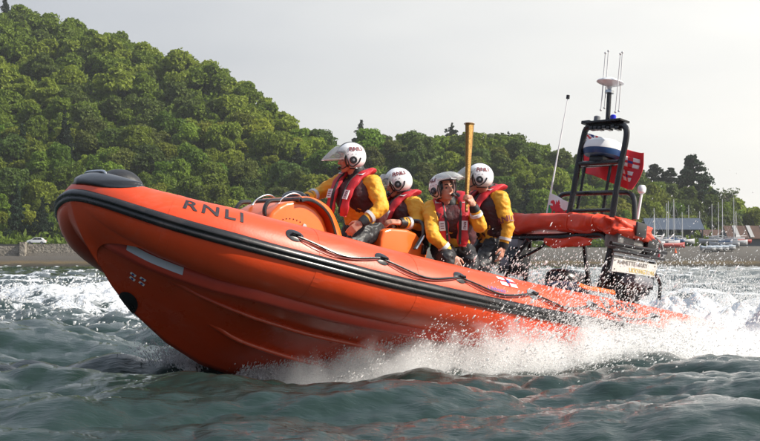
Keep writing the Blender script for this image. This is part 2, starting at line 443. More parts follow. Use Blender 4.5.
# lettering on the tube
def tubetext(name, txt, px, ang, size, m, sp=1.0, bold=0.0, flip=False, squash=1.0):
    s0 = find_s(px, ang)
    return put_text(name, txt, size, lambda a, b: tp(s0 - a, ang + b / RT, .004), m, tube, spacing=sp, bold=bold, sub=1, squash=squash)
tubetext('lettering', 'RNLI', 215, .78, .185, TEXTD, 1.28, .004)
tubetext('registration', 'B-838', 619, .80, .20, TEXTD, 1.1, .004)
tubetext('station_lettering', 'Lifeboats', 497, .47, .055, mat('lettering_violet', (.16, .10, .38), .5), 1.1, .001)
# house flag on the tube
def tube_patch(name, s, a, w, h, m, off=.004, ds=0, da=0, n=4):
    v = []; f = []
    for i in range(n + 1):
        for j in range(3): v.append(tp(s + ds - w / 2 + w * i / n, a + da + (j - 1) * h / 2 / RT, off))
    for i in range(n):
        for j in range(2): f.append((i * 3 + j, (i + 1) * 3 + j, (i + 1) * 3 + j + 1, i * 3 + j + 1))
    return mesh_obj(name, v, f, m, tube, smooth=False)
s0 = find_s(507, .9)
hf = tube_patch('house_flag', s0, .88, .21, .12, WHF)
for nm, w, h, m in (('flag_cross', .21, .025, REDF), ('flag_cross', .025, .12, REDF)): o = tube_patch(nm, s0, .88, w, h, m, off=.007 if w > h else .009)
o = tube_patch('flag_anchor', s0, .88, .035, .05, BLF, off=.012)
# grab line: patches and swags
mounts = []
for px, a in ((295, .62), (382, .60), (460, .60), (533, .60), (592, .60), (655, .60)):
    s = find_s(px, a); mounts.append((s, a))
    v = [tp(s, a, .016)]; f = []
    for rr, off in ((.038, .014), (.062, .004)):
        for k in range(20): v.append(tp(s + rr * 1.25 * math.cos(k * PI / 10), a + rr * math.sin(k * PI / 10) / RT, off))
    f += [(0, 1 + k, 1 + (k + 1) % 20) for k in range(20)] + [(1 + k, 21 + k, 21 + (k + 1) % 20, 1 + (k + 1) % 20) for k in range(20)]
    mo = mesh_obj('lifeline_patch', v, f, GREYP if px > 500 else BLACK, tube)
    mb = MB(); c = tp(s, a, .03); mb.tube([tp(s - .04, a - .05, .01), tp(s - .03, a - .03, .035), tp(s + .03, a - .03, .035), tp(s + .04, a - .05, .01)], .011); mb.build('loop', BLACK, mo)
pts = []; pts2 = []
for (s1, a1), (s2, a2) in zip(mounts[:-1], mounts[1:]):
    for k in range(16):
        q = k / 16; sag = 4 * q * (1 - q); pts.append(tp(s1 + (s2 - s1) * q, a1 - .05 - .20 * sag + .03 * math.sin(q * 9), .018)); pts2.append(tp(s1 + (s2 - s1) * q, a1 - .07 - .25 * sag - .03 * math.sin(q * 5), .012))
mb = MB(); mb.tube(pts, .0095, 8); mb.build('grab_line', BLACK, tube)
mb = MB(); mb.tube(pts2, .0045, 6); mb.build('grab_line_cord', mat('cord_red', (.25, .03, .03), .6), tube)
# stern fitting
mb = MB(); c = tp(.02, .3, .0); mb.sphere(tp(0, .25, -.02) + Vector((-.42, 0, .0)), (.06, .05, .06)); mb.build('tube_valve', BLACK, tube)

# deck, transom
mb = MB(); mb.prism([(-3.0, .38), (1.7, .42), (1.7, .36), (-3.0, .32)], -.72, .72); mb.build('deck', mat('deck_grey', (.10, .10, .11), .7, bump=.2), boat)
mb = MB(); mb.box((-3.05, 0, .45), (.08, 1.7, .9), bev=.01); mb.build('transom', HULLM, boat)

# ---- console
YC = .30
sidepx = [(262, 246), (264, 232), (267.7, 221.7), (272, 213), (279, 206.5), (287, 202), (296, 200.8), (306, 202), (316, 208), (324, 218), (330, 236), (332, 248)]
prof = [(U(a, b, YC).x, U(a, b, YC).z) for a, b in sidepx]
prof = [(prof[0][0], .40)] + prof + [(prof[-1][0], .40)]
con = MB().prism(prof, -YC, YC, bev=.035).build('console', PODM, boat, sharp=50)
rimc = [(303, 200.5), (312, 202.5), (322, 208), (331, 221), (336, 236), (339, 246)]
def rimpath(pix, y): return [U(a, b, y) for a, b in pix]
def hoop(pix, ya, grow=0):                                       # up the port side, over, down the starboard side
    P = catmull(rimpath(pix, ya), 5); Q = [Vector((p.x, -p.y, p.z)) for p in P]
    return P[::-1], Q
# aft rim: flared lip following the side profile, then the aft wall leaning forward
def loft(name, secs, m, parent, closed=False, cap=True):
    n = len(secs[0]); v = [p for s_ in secs for p in s_]; f = []
    for i in range(len(secs) - 1):
        for k in range(n if closed else n - 1): f.append((i * n + k, i * n + (k + 1) % n, (i + 1) * n + (k + 1) % n, (i + 1) * n + k))
    if cap: f += [tuple(range(n - 1, -1, -1)), tuple((len(secs) - 1) * n + k for k in range(n))]
    return mesh_obj(name, v, f, m, parent)
lipi = [(300, 199.0), (308, 198.8), (318, 203), (327, 211), (333, 224), (338, 240), (340, 250)]
lipo = [(303, 196.2), (312, 197.0), (322, 201), (332, 209), (339, 223), (344.5, 240), (347, 250)]
A = catmull(rimpath(lipi, YC + .03), 5); B = catmull(rimpath(lipo, YC + .015), 5)
secs = [[Vector((q.x, q.y * k, q.z)) for k in (1, .4, -.4, -1)] for q in A]
# shell: port lip face, top, starboard face
def ring4(a, b): return [Vector((a.x, YC + .03, a.z)), Vector((b.x, YC + .0, b.z)), Vector((b.x, -YC, b.z)), Vector((a.x, -YC - .03, a.z)), Vector((a.x - .02, -YC + .05, a.z - .04)), Vector((a.x - .02, YC - .05, a.z - .04))]
rim = loft('console_rim', [ring4(a, b) for a, b in zip(A, B)], PODM, con, closed=True)
bv = rim.modifiers.new('b', 'BEVEL'); bv.width = .02; bv.segments = 3; bv.limit_method = 'ANGLE'
strap = catmull(rimpath([(301, 200.5), (306, 199.5), (313, 200.8), (322, 206.5), (329.5, 216), (334.5, 230), (338.5, 247)], YC + .045), 5)
mb = MB(); mb.tube(strap, .022, 8, flat=.6); mb.build('console_gasket', BLACK, con)
mb = MB(); mb.tube([Vector((strap[0].x, y, strap[0].z + .01)) for y in np.linspace(YC + .04, -YC - .04, 8)], .022, 8); mb.build('console_gasket', BLACK, con)
for a, b in ((278.5, 233), (303.5, 226.5)):
    mb = MB(); p = U(a, b, YC); mb.lathe([(0.001, .02), (.022, .018), (.026, 0), (.001, 0)], Matrix.Translation(p) @ Matrix.Rotation(-PI / 2, 4, 'X'), 16)
    mb.build('latch', STEEL, con)
for k in range(17):
    mb = MB(); a = PI * (k) / 16; p = U(291, 238, YC + .004) + Vector((math.cos(a) * .20, 0, .14 * math.sin(a) + .03)); mb.sphere(p, .006, n=6, m=4); mb.build('rivet', TEXTR, con)
# grab bars in front of and over the console
for sd in (1, -1):
    P = [U(276, 236, .22), U(267, 222, .22), U(264.5, 210, .22), U(269, 201.5, .22), U(279, 200.5, .22)]
    mb = MB(); mb.tube(catmull([Vector((p.x, sd * p.y, p.z)) for p in P], 6), .019); mb.build('grab_bar', BLACK, con)
    P = [U(270, 219, .2), U(279, 202.5, .2), U(287, 195.5, .2), U(295, 193.5, .2), U(301, 196.5, .2), U(301.5, 203, .2)]
    mb = MB(); mb.tube(catmull([Vector((p.x, sd * p.y, p.z)) for p in P], 6), .0075); mb.build('chrome_rail', STEEL, con)
mb = MB(); c = U(294, 199, 0); mb.sphere(c, (.085, .17, .075)); mb.build('instrument_hood', BLKGLOSS, con)

# ---- crew pod (second)
Y2 = .28
pp = [(378, 275), (381, 240), (384, 230), (391, 228), (408, 229.5), (417, 233.5), (424, 243), (428.5, 251), (425, 266), (424, 280)]
prof = [(U(a, b, Y2).x, U(a, b, Y2).z) for a, b in pp]
pod = MB().prism(prof, -Y2, Y2, bev=.03).build('crew_pod', PODM, boat, sharp=50)
P = [U(399, 223, .12), U(404, 221.5, .14), U(418, 221.3, .2), U(423, 225, .26), U(423, 234, .3), U(419, 241, .32), U(414, 249, .32)]
mb = MB(); mb.tube(catmull(P, 6), [.02] * 25 + [.012] * 12); mb.build('pod_handle', BLACK, pod)
mb = MB(); mb.tube(catmull([U(424.5, 236, .33), U(420, 243, .33), U(416, 249, .33)], 5), .012); mb.build('pod_bracket', STEEL, pod)
mb = MB(); mb.box(U(424, 250, .30), (.05, .03, .09), bev=.008); mb.build('pod_catch', BLKGLOSS, pod)
# seats astride the centreline
for c, L in ((U(365, 246, 0), .55), (U(420, 255, 0), .35), (U(470, 268, 0), .8)):
    mb = MB(); mb.box((c.x, 0, .74), (L, .30, .72), bev=.05); mb.build('seat', BLACK, boat)

# ---- gantry
GP = .022
gan = MB()
gx = U(612, 216, .33).x
def gtube(name, pix, r, m=BLKGLOSS, parent=None, x=None, n=6, ys=None):
    P = []
    for i, (a, b) in enumerate(pix):
        if ys is not None: P.append(U(a, b, ys[i]))
        else: P.append(UX(a, b, x))
    mb = MB(); mb.tube(catmull(P, n) if len(P) > 2 else P, r, 10); return mb.build(name, m, parent or boat)
gantry = gtube('gantry', [(568, 219), (573, 195), (579, 160), (583.5, 138), (586.5, 129), (594, 125), (606, 124.5), (618, 124.2), (625, 127), (626.5, 136), (622, 160), (616, 192), (612, 219)], .034, x=gx)
gtube('brace', [(576, 216), (581, 190), (585, 165)], .018, parent=gantry, x=gx + .0 - .25)
gtube('brace', [(602, 216), (606.5, 190), (611.5, 160)], .018, parent=gantry, x=gx - .25)
gtube('shelf_bar', [(579.5, 164), (619.5, 162)], .030, parent=gantry, x=gx + .0)
gtube('shelf_bar', [(582, 166.5), (615, 164.5)], .018, parent=gantry, x=gx - .25)
gtube('cross_hoop', [(552, 219), (556, 206), (560, 197), (566, 194), (580, 193.5), (600, 193), (620, 192.5), (630, 194), (634, 200), (634.5, 220)], .028, parent=gantry, x=gx - .12)
gtube('cross_bar', [(570, 211), (613.5, 210)], .02, parent=gantry, x=gx + .0)
c1, c2 = UX(594, 126, gx), UX(620, 125, gx)
mb = MB()
for k in np.linspace(0, 1, 7):
    p = c1.lerp(c2, k); mb.box(p + Vector((.02, 0, -.035 - .01 * math.sin(k * 20))), (.07, .05, .04), bev=.006)
mb.box((c1 + c2) / 2 + Vector((0, 0, .035)), (.16, .5, .025), bev=.005)
mb.build('light_bar', BLKGLOSS, gantry)
p = UX(597, 119.5, gx); MB().lathe([(.03, -.04), (.035, -.035), (.036, .03), (.02, .04)], Matrix.Translation(p)).build('navigation_light', GREYP, gantry)
p = UX(588, 123, gx); MB().box(p, (.1, .12, .04), bev=.01).build('floodlight', BLKGLOSS, gantry)
p = UX(613, 119, gx); MB().lathe([(.03, -.05), (.032, -.04), (.032, .035), (.022, .045)], Matrix.Translation(p)).build('blue_beacon', mat('beacon_blue', (.02, .03, .55), .15), gantry)
# mast and its head
mb = MB(); mb.tube([UX(607.5, 124, gx), UX(609.5, 90, gx)], .026); mast = mb.build('mast', BLKGLOSS, gantry)
p = UX(610, 84, gx); MB().lathe([(.02, -.07), (.03, -.03), (.12, .0), (.15, .015), (.14, .03), (.09, .05), (.03, .07), (.001, .075)], Matrix.Translation(p)).build('satnav_antenna', WHITE, mast)
MB().lathe([(.05, -.015), (.05, .015)], Matrix.Translation(UX(609.5, 92, gx))).build('collar', STEEL, mast)
for (a0, b0, a1, b1) in ((605.5, 53, 601, 110), (608.5, 51, 604.5, 108), (620.5, 54, 615.5, 112), (622.5, 52.5, 619, 111)):
    q = UX(a1, b1, gx + (.06 if a0 in (605.5, 620.5) else -.06)); r_ = UX(a0, b0, gx + (.06 if a0 in (605.5, 620.5) else -.06))
    mb = MB(); mb.tube([q, r_], .0065, 6); mb.sphere(q, .014, n=8, m=5); mb.sphere(r_, .014, n=8, m=5); mb.build('whip_antenna', mat('whip_grey', (.55, .55, .56), .4), mast)
# radar dome
p = UX(603, 151, gx - .12)
rd = MB().lathe([(.001, -.075), (.14, -.075), (.20, -.06), (.215, -.02), (.216, .003)], Matrix.Translation(p)).build('radar_dome', BLUE, gantry)
MB().lathe([(.217, .003), (.217, .03), (.20, .085), (.15, .115), (.08, .13), (.001, .133)], Matrix.Translation(p)).build('dome_top', WHITE, rd)
MB().box(p + Vector((.0, 0, -.10)), (.2, .2, .06), bev=.01).build('dome_bracket', BLKGLOSS, rd)
# stern light on its post
q0, q1 = UX(635, 220, gx - .3), UX(641.5, 194, gx - .3)
mb = MB(); mb.tube([UX(637.5, 219, gx - .3), q1], .015); mb.build('light_post', WHITE, gantry)
MB().lathe([(.022, -.04), (.042, -.025), (.046, .0), (.046, .025), (.03, .05), (.001, .055)], Matrix.Translation(UX(641.8, 190, gx - .3))).build('stern_light', WHITE, gantry)
# lower frame
low = gtube('roll_bar', [(497, 246), (505, 240), (515, 238), (560, 237), (594, 234.5), (606, 237), (611, 246), (609, 258), (603, 278), (598, 292)], .042, x=gx + .1)
gtube('roll_bar_leg', [(584, 236), (586, 262), (591, 292)], .026, x=gx - .35, parent=low)
gtube('roll_bar_leg', [(528, 240), (515, 258), (505, 280)], .032, x=gx + .35, parent=low)
gtube('roll_bar_leg', [(530, 240), (528, 262), (524, 288)], .026, x=gx - .1, parent=low)
gtube('roll_bar_brace', [(505, 262), (520, 258), (540, 248), (548, 240)], .016, x=gx + .2, parent=low)
# equipment box between the legs
c = UX(514, 262, gx + .15)
eb = MB().box(c, (.25, .24, .3), bev=.02).build('battery_box', BLKGLOSS, boat)
MB().box(c + Vector((.14, 0.0, -.02)), (.02, .12, .10), bev=.01).build('box_panel', GREYP, eb)
MB().box(c + Vector((.0, .02, .2)), (.16, .16, .1), bev=.03).build('box_lid', GREYP, eb)
# righting bag lying across the gantry: a stuffed, strapped cloth roll
N1, N2 = 90, 36; v = []; f = []
top = catmull([UX(506, 214.5, gx), UX(540, 215.5, gx), UX(590, 215, gx), UX(612, 217, gx), UX(628, 220, gx), UX(641, 224, gx)], 18)
bot = catmull([UX(506, 236, gx), UX(540, 236, gx), UX(585, 235.5, gx), UX(606, 236, gx), UX(622, 238, gx), UX(638, 240, gx)], 18)
for i in range(len(top)):
    q = i / (len(top) - 1); c = (top[i] + bot[i]) / 2; h = (top[i] - bot[i]).length / 2 * 1.02
    e = min(1, (q / .03)) ** .5 if q < .03 else (min(1, (1 - q) / .06) ** .5 if q > .94 else 1)
    for k in range(N2):
        a = 2 * PI * k / N2
        cr = 1 + (.26 if q > .72 else .05) * noise.noise(Vector((q * 14, math.cos(a) * 1.6, math.sin(a) * 1.6))) * 1.6 + (.30 if q > .72 else .10) * abs(noise.noise(Vector((q * 30, math.cos(a) * 2.5, math.sin(a) * 2.5 + 4))))
        x = math.copysign(abs(math.cos(a)) ** .6, math.cos(a)) * .28 * cr * e; z = math.copysign(abs(math.sin(a)) ** .55, math.sin(a)) * h * .86 * cr * e
        z -= .02 * (1 if math.sin(a) < 0 else 0) * math.sin(q * 18)
        v.append(c + Vector((x, 0, z)))
M_ = len(top)
for i in range(M_ - 1):
    for k in range(N2): f.append((i * N2 + k, i * N2 + (k + 1) % N2, (i + 1) * N2 + (k + 1) % N2, (i + 1) * N2 + k))
f += [tuple(range(N2 - 1, -1, -1)), tuple((M_ - 1) * N2 + k for k in range(N2))]
bag = mesh_obj('righting_bag', v, f, BAGM, boat)
for q in (.15, .38, .62):
    i = int(q * (M_ - 1)); mb = MB(); mb.tube([Vector(v[i * N2 + k]) + (Vector(v[i * N2 + k]) - (top[i] + bot[i]) / 2).normalized() * .003 for k in range(N2)], .011, 6, closed=True); mb.build('bag_strap', BAGM, bag)
v = []; f = []
a0, b0 = UX(545, 236, gx + .22), UX(592, 236, gx + .22)
for i in range(17):
    q = i / 16; p = a0.lerp(b0, q)
    for j in range(5): v.append(p + Vector((.015 * math.sin(q * 12 + j), 0, -.02 - j * .026 * (1 - .35 * abs(2 * q - 1) ** 3) - .012 * math.sin(q * 7))))
for i in range(16):
    for j in range(4): f.append((i * 5 + j, i * 5 + j + 1, i * 5 + j + 6, i * 5 + j + 5))
o = mesh_obj('bag_flap', v, f, BAGM, bag); o.modifiers.new('s', 'SOLIDIFY').thickness = .012
MB().box(UX(641, 230, gx + .0), (.16, .035, .15), bev=.015).build('bag_end', BLACK, bag)
# tail: name board, rails, outboards
YB = .75
q = [U(613.4, 257.6, YB), U(656.7, 264.8, YB), U(654, 277, YB), U(610.8, 271, YB)]
ex = (q[1] - q[0]); ez = (q[0] - q[3]); nrm = Vector((0, 1, 0))
v = [p + nrm * .01 for p in q] + [p - nrm * .01 for p in q]
board = mesh_obj('name_board', v, [(0, 1, 2, 3), (7, 6, 5, 4), (0, 4, 5, 1), (1, 5, 6, 2), (2, 6, 7, 3), (3, 7, 4, 0)], PLATE, boat, smooth=False)
ctr = (q[0] + q[1] + q[2] + q[3]) / 4; eu = ex.normalized(); ev = (ez - eu * ez.dot(eu)).normalized()
def bt(cx, cy): return lambda a, b: ctr + eu * (a + cx) + ev * (b + cy) + nrm * .014
LW = ex.length
put_text('board_lettering', 'ANNETTE MARY', .062, bt(-.06 * LW, .033), mat('lettering_grey', (.16, .15, .14), .5), board, 1.05, .001)
put_text('board_lettering', 'LIDDINGTON', .062, bt(.16 * LW, -.033), TEXTY, board, 1.05, .001)
for (a, b) in ((.46, .045), (-.46, .045), (.46, -.045), (-.46, -.045)): MB().sphere(ctr + eu * (a * LW) + ev * b + nrm * .012, .008, n=8, m=5).build('board_screw', TEXTD, board)
stf = gtube('stern_rail', [(611, 243), (630, 246.5), (650, 250), (666, 253)], .022, ys=[YB] * 4)
gtube('stern_rail_bar', [(612, 250), (630, 253), (650, 257), (664, 259.5)], .016, ys=[YB + .02] * 4, parent=stf)
gtube('stern_rail_bar', [(613, 254), (655, 262)], .014, m=STEEL, ys=[YB - .03] * 2, parent=stf)
gtube('stern_post', [(652, 262), (650, 290)], .032, ys=[YB - .04] * 2, parent=stf)
gtube('stern_post', [(655, 274), (660, 284), (659, 300)], .018, ys=[YB - .0] * 3, parent=stf)
gtube('fairlead_hoop', [(634, 239), (645, 236), (654, 240), (658, 250), (658, 258)], .018, m=mat('hoop_red', (.22, .015, .03), .4), ys=[YB - .1] * 5, parent=stf)
gtube('fairlead_hoop', [(640, 235.5), (651, 235), (659.5, 241), (662.5, 250), (662.5, 258)], .014, m=STEEL, ys=[YB - .1] * 5, parent=stf)
MB().box(U(624, 243, YB - .2), (.42, .2, .16), bev=.04).build('stern_locker', mat('locker_grey', (.26, .26, .25), .45, dirt=(.05, .05, .05), vscale=12), stf)
MB().box(U(648, 248, YB - .15), (.2, .16, .2), bev=.04).build('winch_box', BLKGLOSS, stf)
for sd, px in ((1, 627), (-1, 0)):
    c = U(627, 286, .42); c.y *= sd
    v = []; f = []; secs = []
    for (z, wx, wy, ox) in ((-.30, .12, .10, -.02), (-.1, .14, .12, -.02), (-.06, .25, .19, 0), (.03, .28, .20, .0), (.10, .26, .18, .02), (.15, .18, .13, .04), (.165, .06, .05, .05)):
        secs.append([c + Vector((ox + wx * math.copysign(abs(math.cos(a)) ** .7, math.cos(a)), wy * math.copysign(abs(math.sin(a)) ** .7, math.sin(a)), z)) for a in np.linspace(0, 2 * PI, 25)[:-1]])
    eng = loft('outboard_engine', secs, BLKGLOSS, boat, closed=True)
    MB().box(c + Vector((.02, 0, -.75)), (.16, .05, .8), bev=.02).build('engine_leg', BLKGLOSS, eng)
c = U(638, 281, .7); MB().box(c, (.3, .18, .1), bev=.03).build('engine_cover', GREYP, boat)
mb = MB()
for a, b, r_ in ((560, 288, .10), (575, 288, .09), (566, 289.5, .12)): mb.sphere(U(a, b, .2), (.2, .13, r_ * .7))
mb.build('dry_bag', mat('navy_bag', (.015, .02, .05), .5), boat)
mb = MB(); mb.tube(catmull([U(578, 284, .8), U(586, 287.5, .82), U(600, 290, .85), U(614, 292.5, .88)], 5), [.03] * 16, 8, flat=.6); mb.build('stowed_paddle', PODM, boat)
# ---- whip antenna with the small dragon flag, and the ensign
P0, P1 = UX(546, 219, gx - .1), UX(568, 97, gx - .1)
mb = MB(); mb.tube([P0, P0.lerp(P1, .45), P1], [.012, .009, .004], 8); wa = mb.build('whip_antenna', WHITE, gantry)
MB().lathe([(.02, -.02), (.02, .02)], Matrix.Translation(P1)).build('antenna_tip', BLKGLOSS, wa)
def cloth(name, quad, nx, ny, amp, m, parent, label=None, cat=None, freq=9, colf=None, ph=0):
    TL, TR, BR, BL = quad; v = []; f = []; mi = []
    n = (TR - TL).cross(BL - TL).normalized()
    for j in range(ny + 1):
        for i in range(nx + 1):
            a, b = i / nx, j / ny
            p = (TL.lerp(TR, a)).lerp(BL.lerp(BR, a), b)
            p = p + n * amp * a ** .6 * (math.sin(a * freq + b * 2.2 + ph) + .4 * math.sin(a * freq * 2.1 - b * 4 + ph)) + (TL - BL).normalized() * amp * .35 * math.sin(a * freq * .8 + ph) * a
            v.append(p)
    for j in range(ny):
        for i in range(nx):
            f.append((j * (nx + 1) + i, j * (nx + 1) + i + 1, (j + 1) * (nx + 1) + i + 1, (j + 1) * (nx + 1) + i))
            mi.append(colf((i + .5) / nx, (j + .5) / ny) if colf else 0)
    o = mesh_obj(name, v, f, m, parent, mi=mi)
    s_ = o.modifiers.new('s', 'SOLIDIFY'); s_.thickness = .003
    return o
# ensign: red field, union canton at the staff, house flag badge in the fly
def ens(a, b):
    if a < .42 and b < .48:
        x, y = a / .42, b / .48
        if abs(x - .5) < .08 or abs(y - .5) < .12: return 2
        if abs(x - .5) < .15 or abs(y - .5) < .2: return 1
        d = min(abs(x - y), abs(x + y - 1))
        return 2 if d < .06 else (1 if d < .16 else 3)
    return 2
qd = [UX(583, 133, gx - .45), UX(634, 146, gx - .35), UX(645, 186, gx - .35), UX(581, 173, gx - .45)]
qd = [UX(584, 132, gx - .45), UX(640, 152, gx - .3), UX(636, 191, gx - .3), UX(582, 172, gx - .45)]
ensf = cloth('ensign_flag', qd, 84, 48, .09, [REDF, WHF, REDF, BLF], None, colf=ens, freq=8)
def on_cloth(a, b, off):
    TL, TR, BR, BL = qd; n = (TR - TL).cross(BL - TL).normalized(); amp = .09; freq = 8
    p = (TL.lerp(TR, a)).lerp(BL.lerp(BR, a), b)
    return p + n * amp * a ** .6 * (math.sin(a * freq + b * 2.2) + .4 * math.sin(a * freq * 2.1 - b * 4)) + (TL - BL).normalized() * amp * .35 * math.sin(a * freq * .8) * a - n * off
# ensign is boat-frame geometry: same pose as the boat
ensf.matrix_world = BOATM
tag(ensf, 'red ensign with union canton flying behind the black radar gantry', 'flag')
for (ca, cb, w, h) in ((.80, .30, .17, .26), (.76, .66, .17, .26)):
    v = []; f = []
    for i in range(9):
        for j in range(9): v.append(on_cloth(ca - w / 2 + w * i / 8, cb - h / 2 + h * j / 8, 0))
    f = [(i * 9 + j, (i + 1) * 9 + j, (i + 1) * 9 + j + 1, i * 9 + j + 1) for i in range(8) for j in range(8)]
    mi = [(1 if (i in (3, 4) and j in (3, 4)) else (2 if (i in (3, 4) or j in (3, 4)) else 0)) for i in range(8) for j in range(8)]
    o = mesh_obj('badge', v, f, [WHF, BLF, REDF], ensf, mi=mi)
    s_ = o.modifiers.new('s', 'SOLIDIFY'); s_.thickness = .016; s_.offset = 0
mb = MB(); mb.tube([UX(582.5, 176, gx - .45), UX(584.5, 127, gx - .45)], .009, 8); mb.build('flag_staff', BLKGLOSS, gantry)
q2 = [UX(550.8, 193, gx - .1), UX(569, 202, gx - .05), UX(567, 220, gx - .05), UX(546.5, 216, gx - .1)]
wf = cloth('dragon_flag', q2, 60, 40, .014, [WHF, GRF, REDF], None, freq=7, colf=lambda a, b: 0 if b < .5 else 1)
wf.matrix_world = BOATM
tag(wf, 'small white and green flag with red dragon on the whip antenna', 'flag')
# the dragon: a flat red silhouette sewn on both sides
dr = [(.12, .62), (.2, .66), (.24, .80), (.20, .88), (.30, .88), (.31, .72), (.40, .70), (.45, .80), (.40, .90), (.50, .90), (.53, .74), (.64, .70), (.72, .80), (.68, .90), (.78, .88), (.80, .70), (.90, .60), (.95, .42), (.86, .50), (.82, .58), (.74, .50), (.62, .44), (.60, .26), (.50, .12), (.47, .28), (.38, .20), (.40, .36), (.36, .42), (.30, .30), (.20, .24), (.10, .30), (.08, .40), (.20, .42), (.22, .50), (.10, .52)]
def on_q2(a, b, off):
    TL, TR, BR, BL = q2; n = (TR - TL).cross(BL - TL).normalized()
    p = (TL.lerp(TR, a)).lerp(BL.lerp(BR, a), b)
    return p + n * .014 * a ** .6 * (math.sin(a * 7 + b * 2.2) + .4 * math.sin(a * 14.7 - b * 4)) + (TL - BL).normalized() * .014 * .35 * math.sin(a * 5.6) * a + n * off
bm = bmesh.new(); vs = [bm.verts.new((a, b, 0)) for a, b in dr]; bm.faces.new(vs); bmesh.ops.triangulate(bm, faces=bm.faces[:])
for _ in range(2): bmesh.ops.subdivide_edges(bm, edges=bm.edges[:], cuts=1)
bmesh.ops.triangulate(bm, faces=bm.faces[:]); bm.verts.index_update()
vv = [on_q2(x.co.x, x.co.y, 0) for x in bm.verts]; ff = [[q.index for q in t.verts] for t in bm.faces]; bm.free()
o = mesh_obj('dragon', vv, ff, REDF, wf); s_ = o.modifiers.new('s', 'SOLIDIFY'); s_.thickness = .014; s_.offset = 0

# ================================================================== PEOPLE
def capsule_mesh(mb, p0, r0, p1, r1, n=12):
    p0, p1 = Vector(p0), Vector(p1); d = p1 - p0; L = d.length
    M = d.normalized().to_track_quat('Z', 'Y').to_matrix() if L > 1e-6 else Matrix.Identity(3)
    prof = []
    for k in range(6):
        a = -PI / 2 + PI / 2 * k / 5; prof.append((max(1e-4, r0 * math.cos(a)), r0 * math.sin(a)))
    for k in range(6):
        a = PI / 2 * k / 5; prof.append((max(1e-4, r1 * math.cos(a)), L + r1 * math.sin(a)))
    mb.lathe(prof, Matrix.Translation(p0) @ M.to_4x4(), n)
def remesh(name, mb, vox, smooth, m, parent, disp=None, decim=None):
    me = bpy.data.meshes.new('t'); me.from_pydata(mb.v, [], mb.f); me.update()
    o = bpy.data.objects.new('t', me); COL.objects.link(o)
    r = o.modifiers.new('r', 'REMESH'); r.mode = 'VOXEL'; r.voxel_size = vox
    s_ = o.modifiers.new('s', 'SMOOTH'); s_.factor = .5; s_.iterations = smooth
    dg = bpy.context.evaluated_depsgraph_get(); me2 = bpy.data.meshes.new_from_object(o.evaluated_get(dg))
    bpy.data.objects.remove(o)
    if disp:
        co = np.empty(len(me2.vertices) * 3); me2.vertices.foreach_get('co', co); co = co.reshape(-1, 3)
        no = np.empty(len(me2.vertices) * 3); me2.vertices.foreach_get('normal', no) if False else None
        nn = [v.normal.copy() for v in me2.vertices]
        for i, v in enumerate(me2.vertices): v.co = v.co + nn[i] * disp(v.co)
    me2.materials.clear(); me2.materials.append(m); me2.name = name
    me2.polygons.foreach_set('use_smooth', [True] * len(me2.polygons))
    o = bpy.data.objects.new(name, me2); COL.objects.link(o)
    if parent is not None: o.parent = parent
    return o
def folds(amp, sc):
    def g(p):
        a = noise.noise(Vector((p.x * sc, p.y * sc, p.z * sc * 1.6)))
        b = abs(noise.noise(Vector((p.x * sc * 2.3 + 3, p.y * sc * 2.3, p.z * sc * 3)))) 
        return amp * (a - 1.3 * b + .25)
    return g
def head_parts(mb, H, F):                 # H centre, F 3x3 (cols: forward, left, up)
    M = F.to_4x4(); M.translation = H
    def P(x, y, z): return M @ Vector((x, y, z))
    R3 = F
    mb.sphere(P(-.012, 0, .03), (.098, .076, .098), R3, 24, 16)          # skull
    mb.sphere(P(.028, 0, -.035), (.066, .062, .078), R3, 20, 14)         # face
    mb.sphere(P(.062, 0, -.098), (.026, .026, .022), R3)                 # chin
    for s_ in (1, -1):
        capsule_mesh(mb, P(-.01, s_ * .056, -.05), .018, P(.052, s_ * .022, -.098), .017)   # jaw
        mb.sphere(P(.064, s_ * .036, -.022), (.022, .022, .02), R3)      # cheek
        capsule_mesh(mb, P(.082, s_ * .012, .022), .010, P(.072, s_ * .045, .020), .010)    # brow
        mb.sphere(P(-.005, s_ * .078, -.01), (.018, .009, .03), R3)      # ear
        capsule_mesh(mb, P(.096, s_ * .008, -.036), .009, P(.088, s_ * .014, -.038), .007)
    capsule_mesh(mb, P(.084, 0, .012), .010, P(.106, 0, -.030), .014)    # nose
    capsule_mesh(mb, P(.086, -.020, -.066), .008, P(.086, .020, -.066), .008)
    capsule_mesh(mb, P(.084, -.016, -.078), .009, P(.084, .016, -.078), .009)
    return P
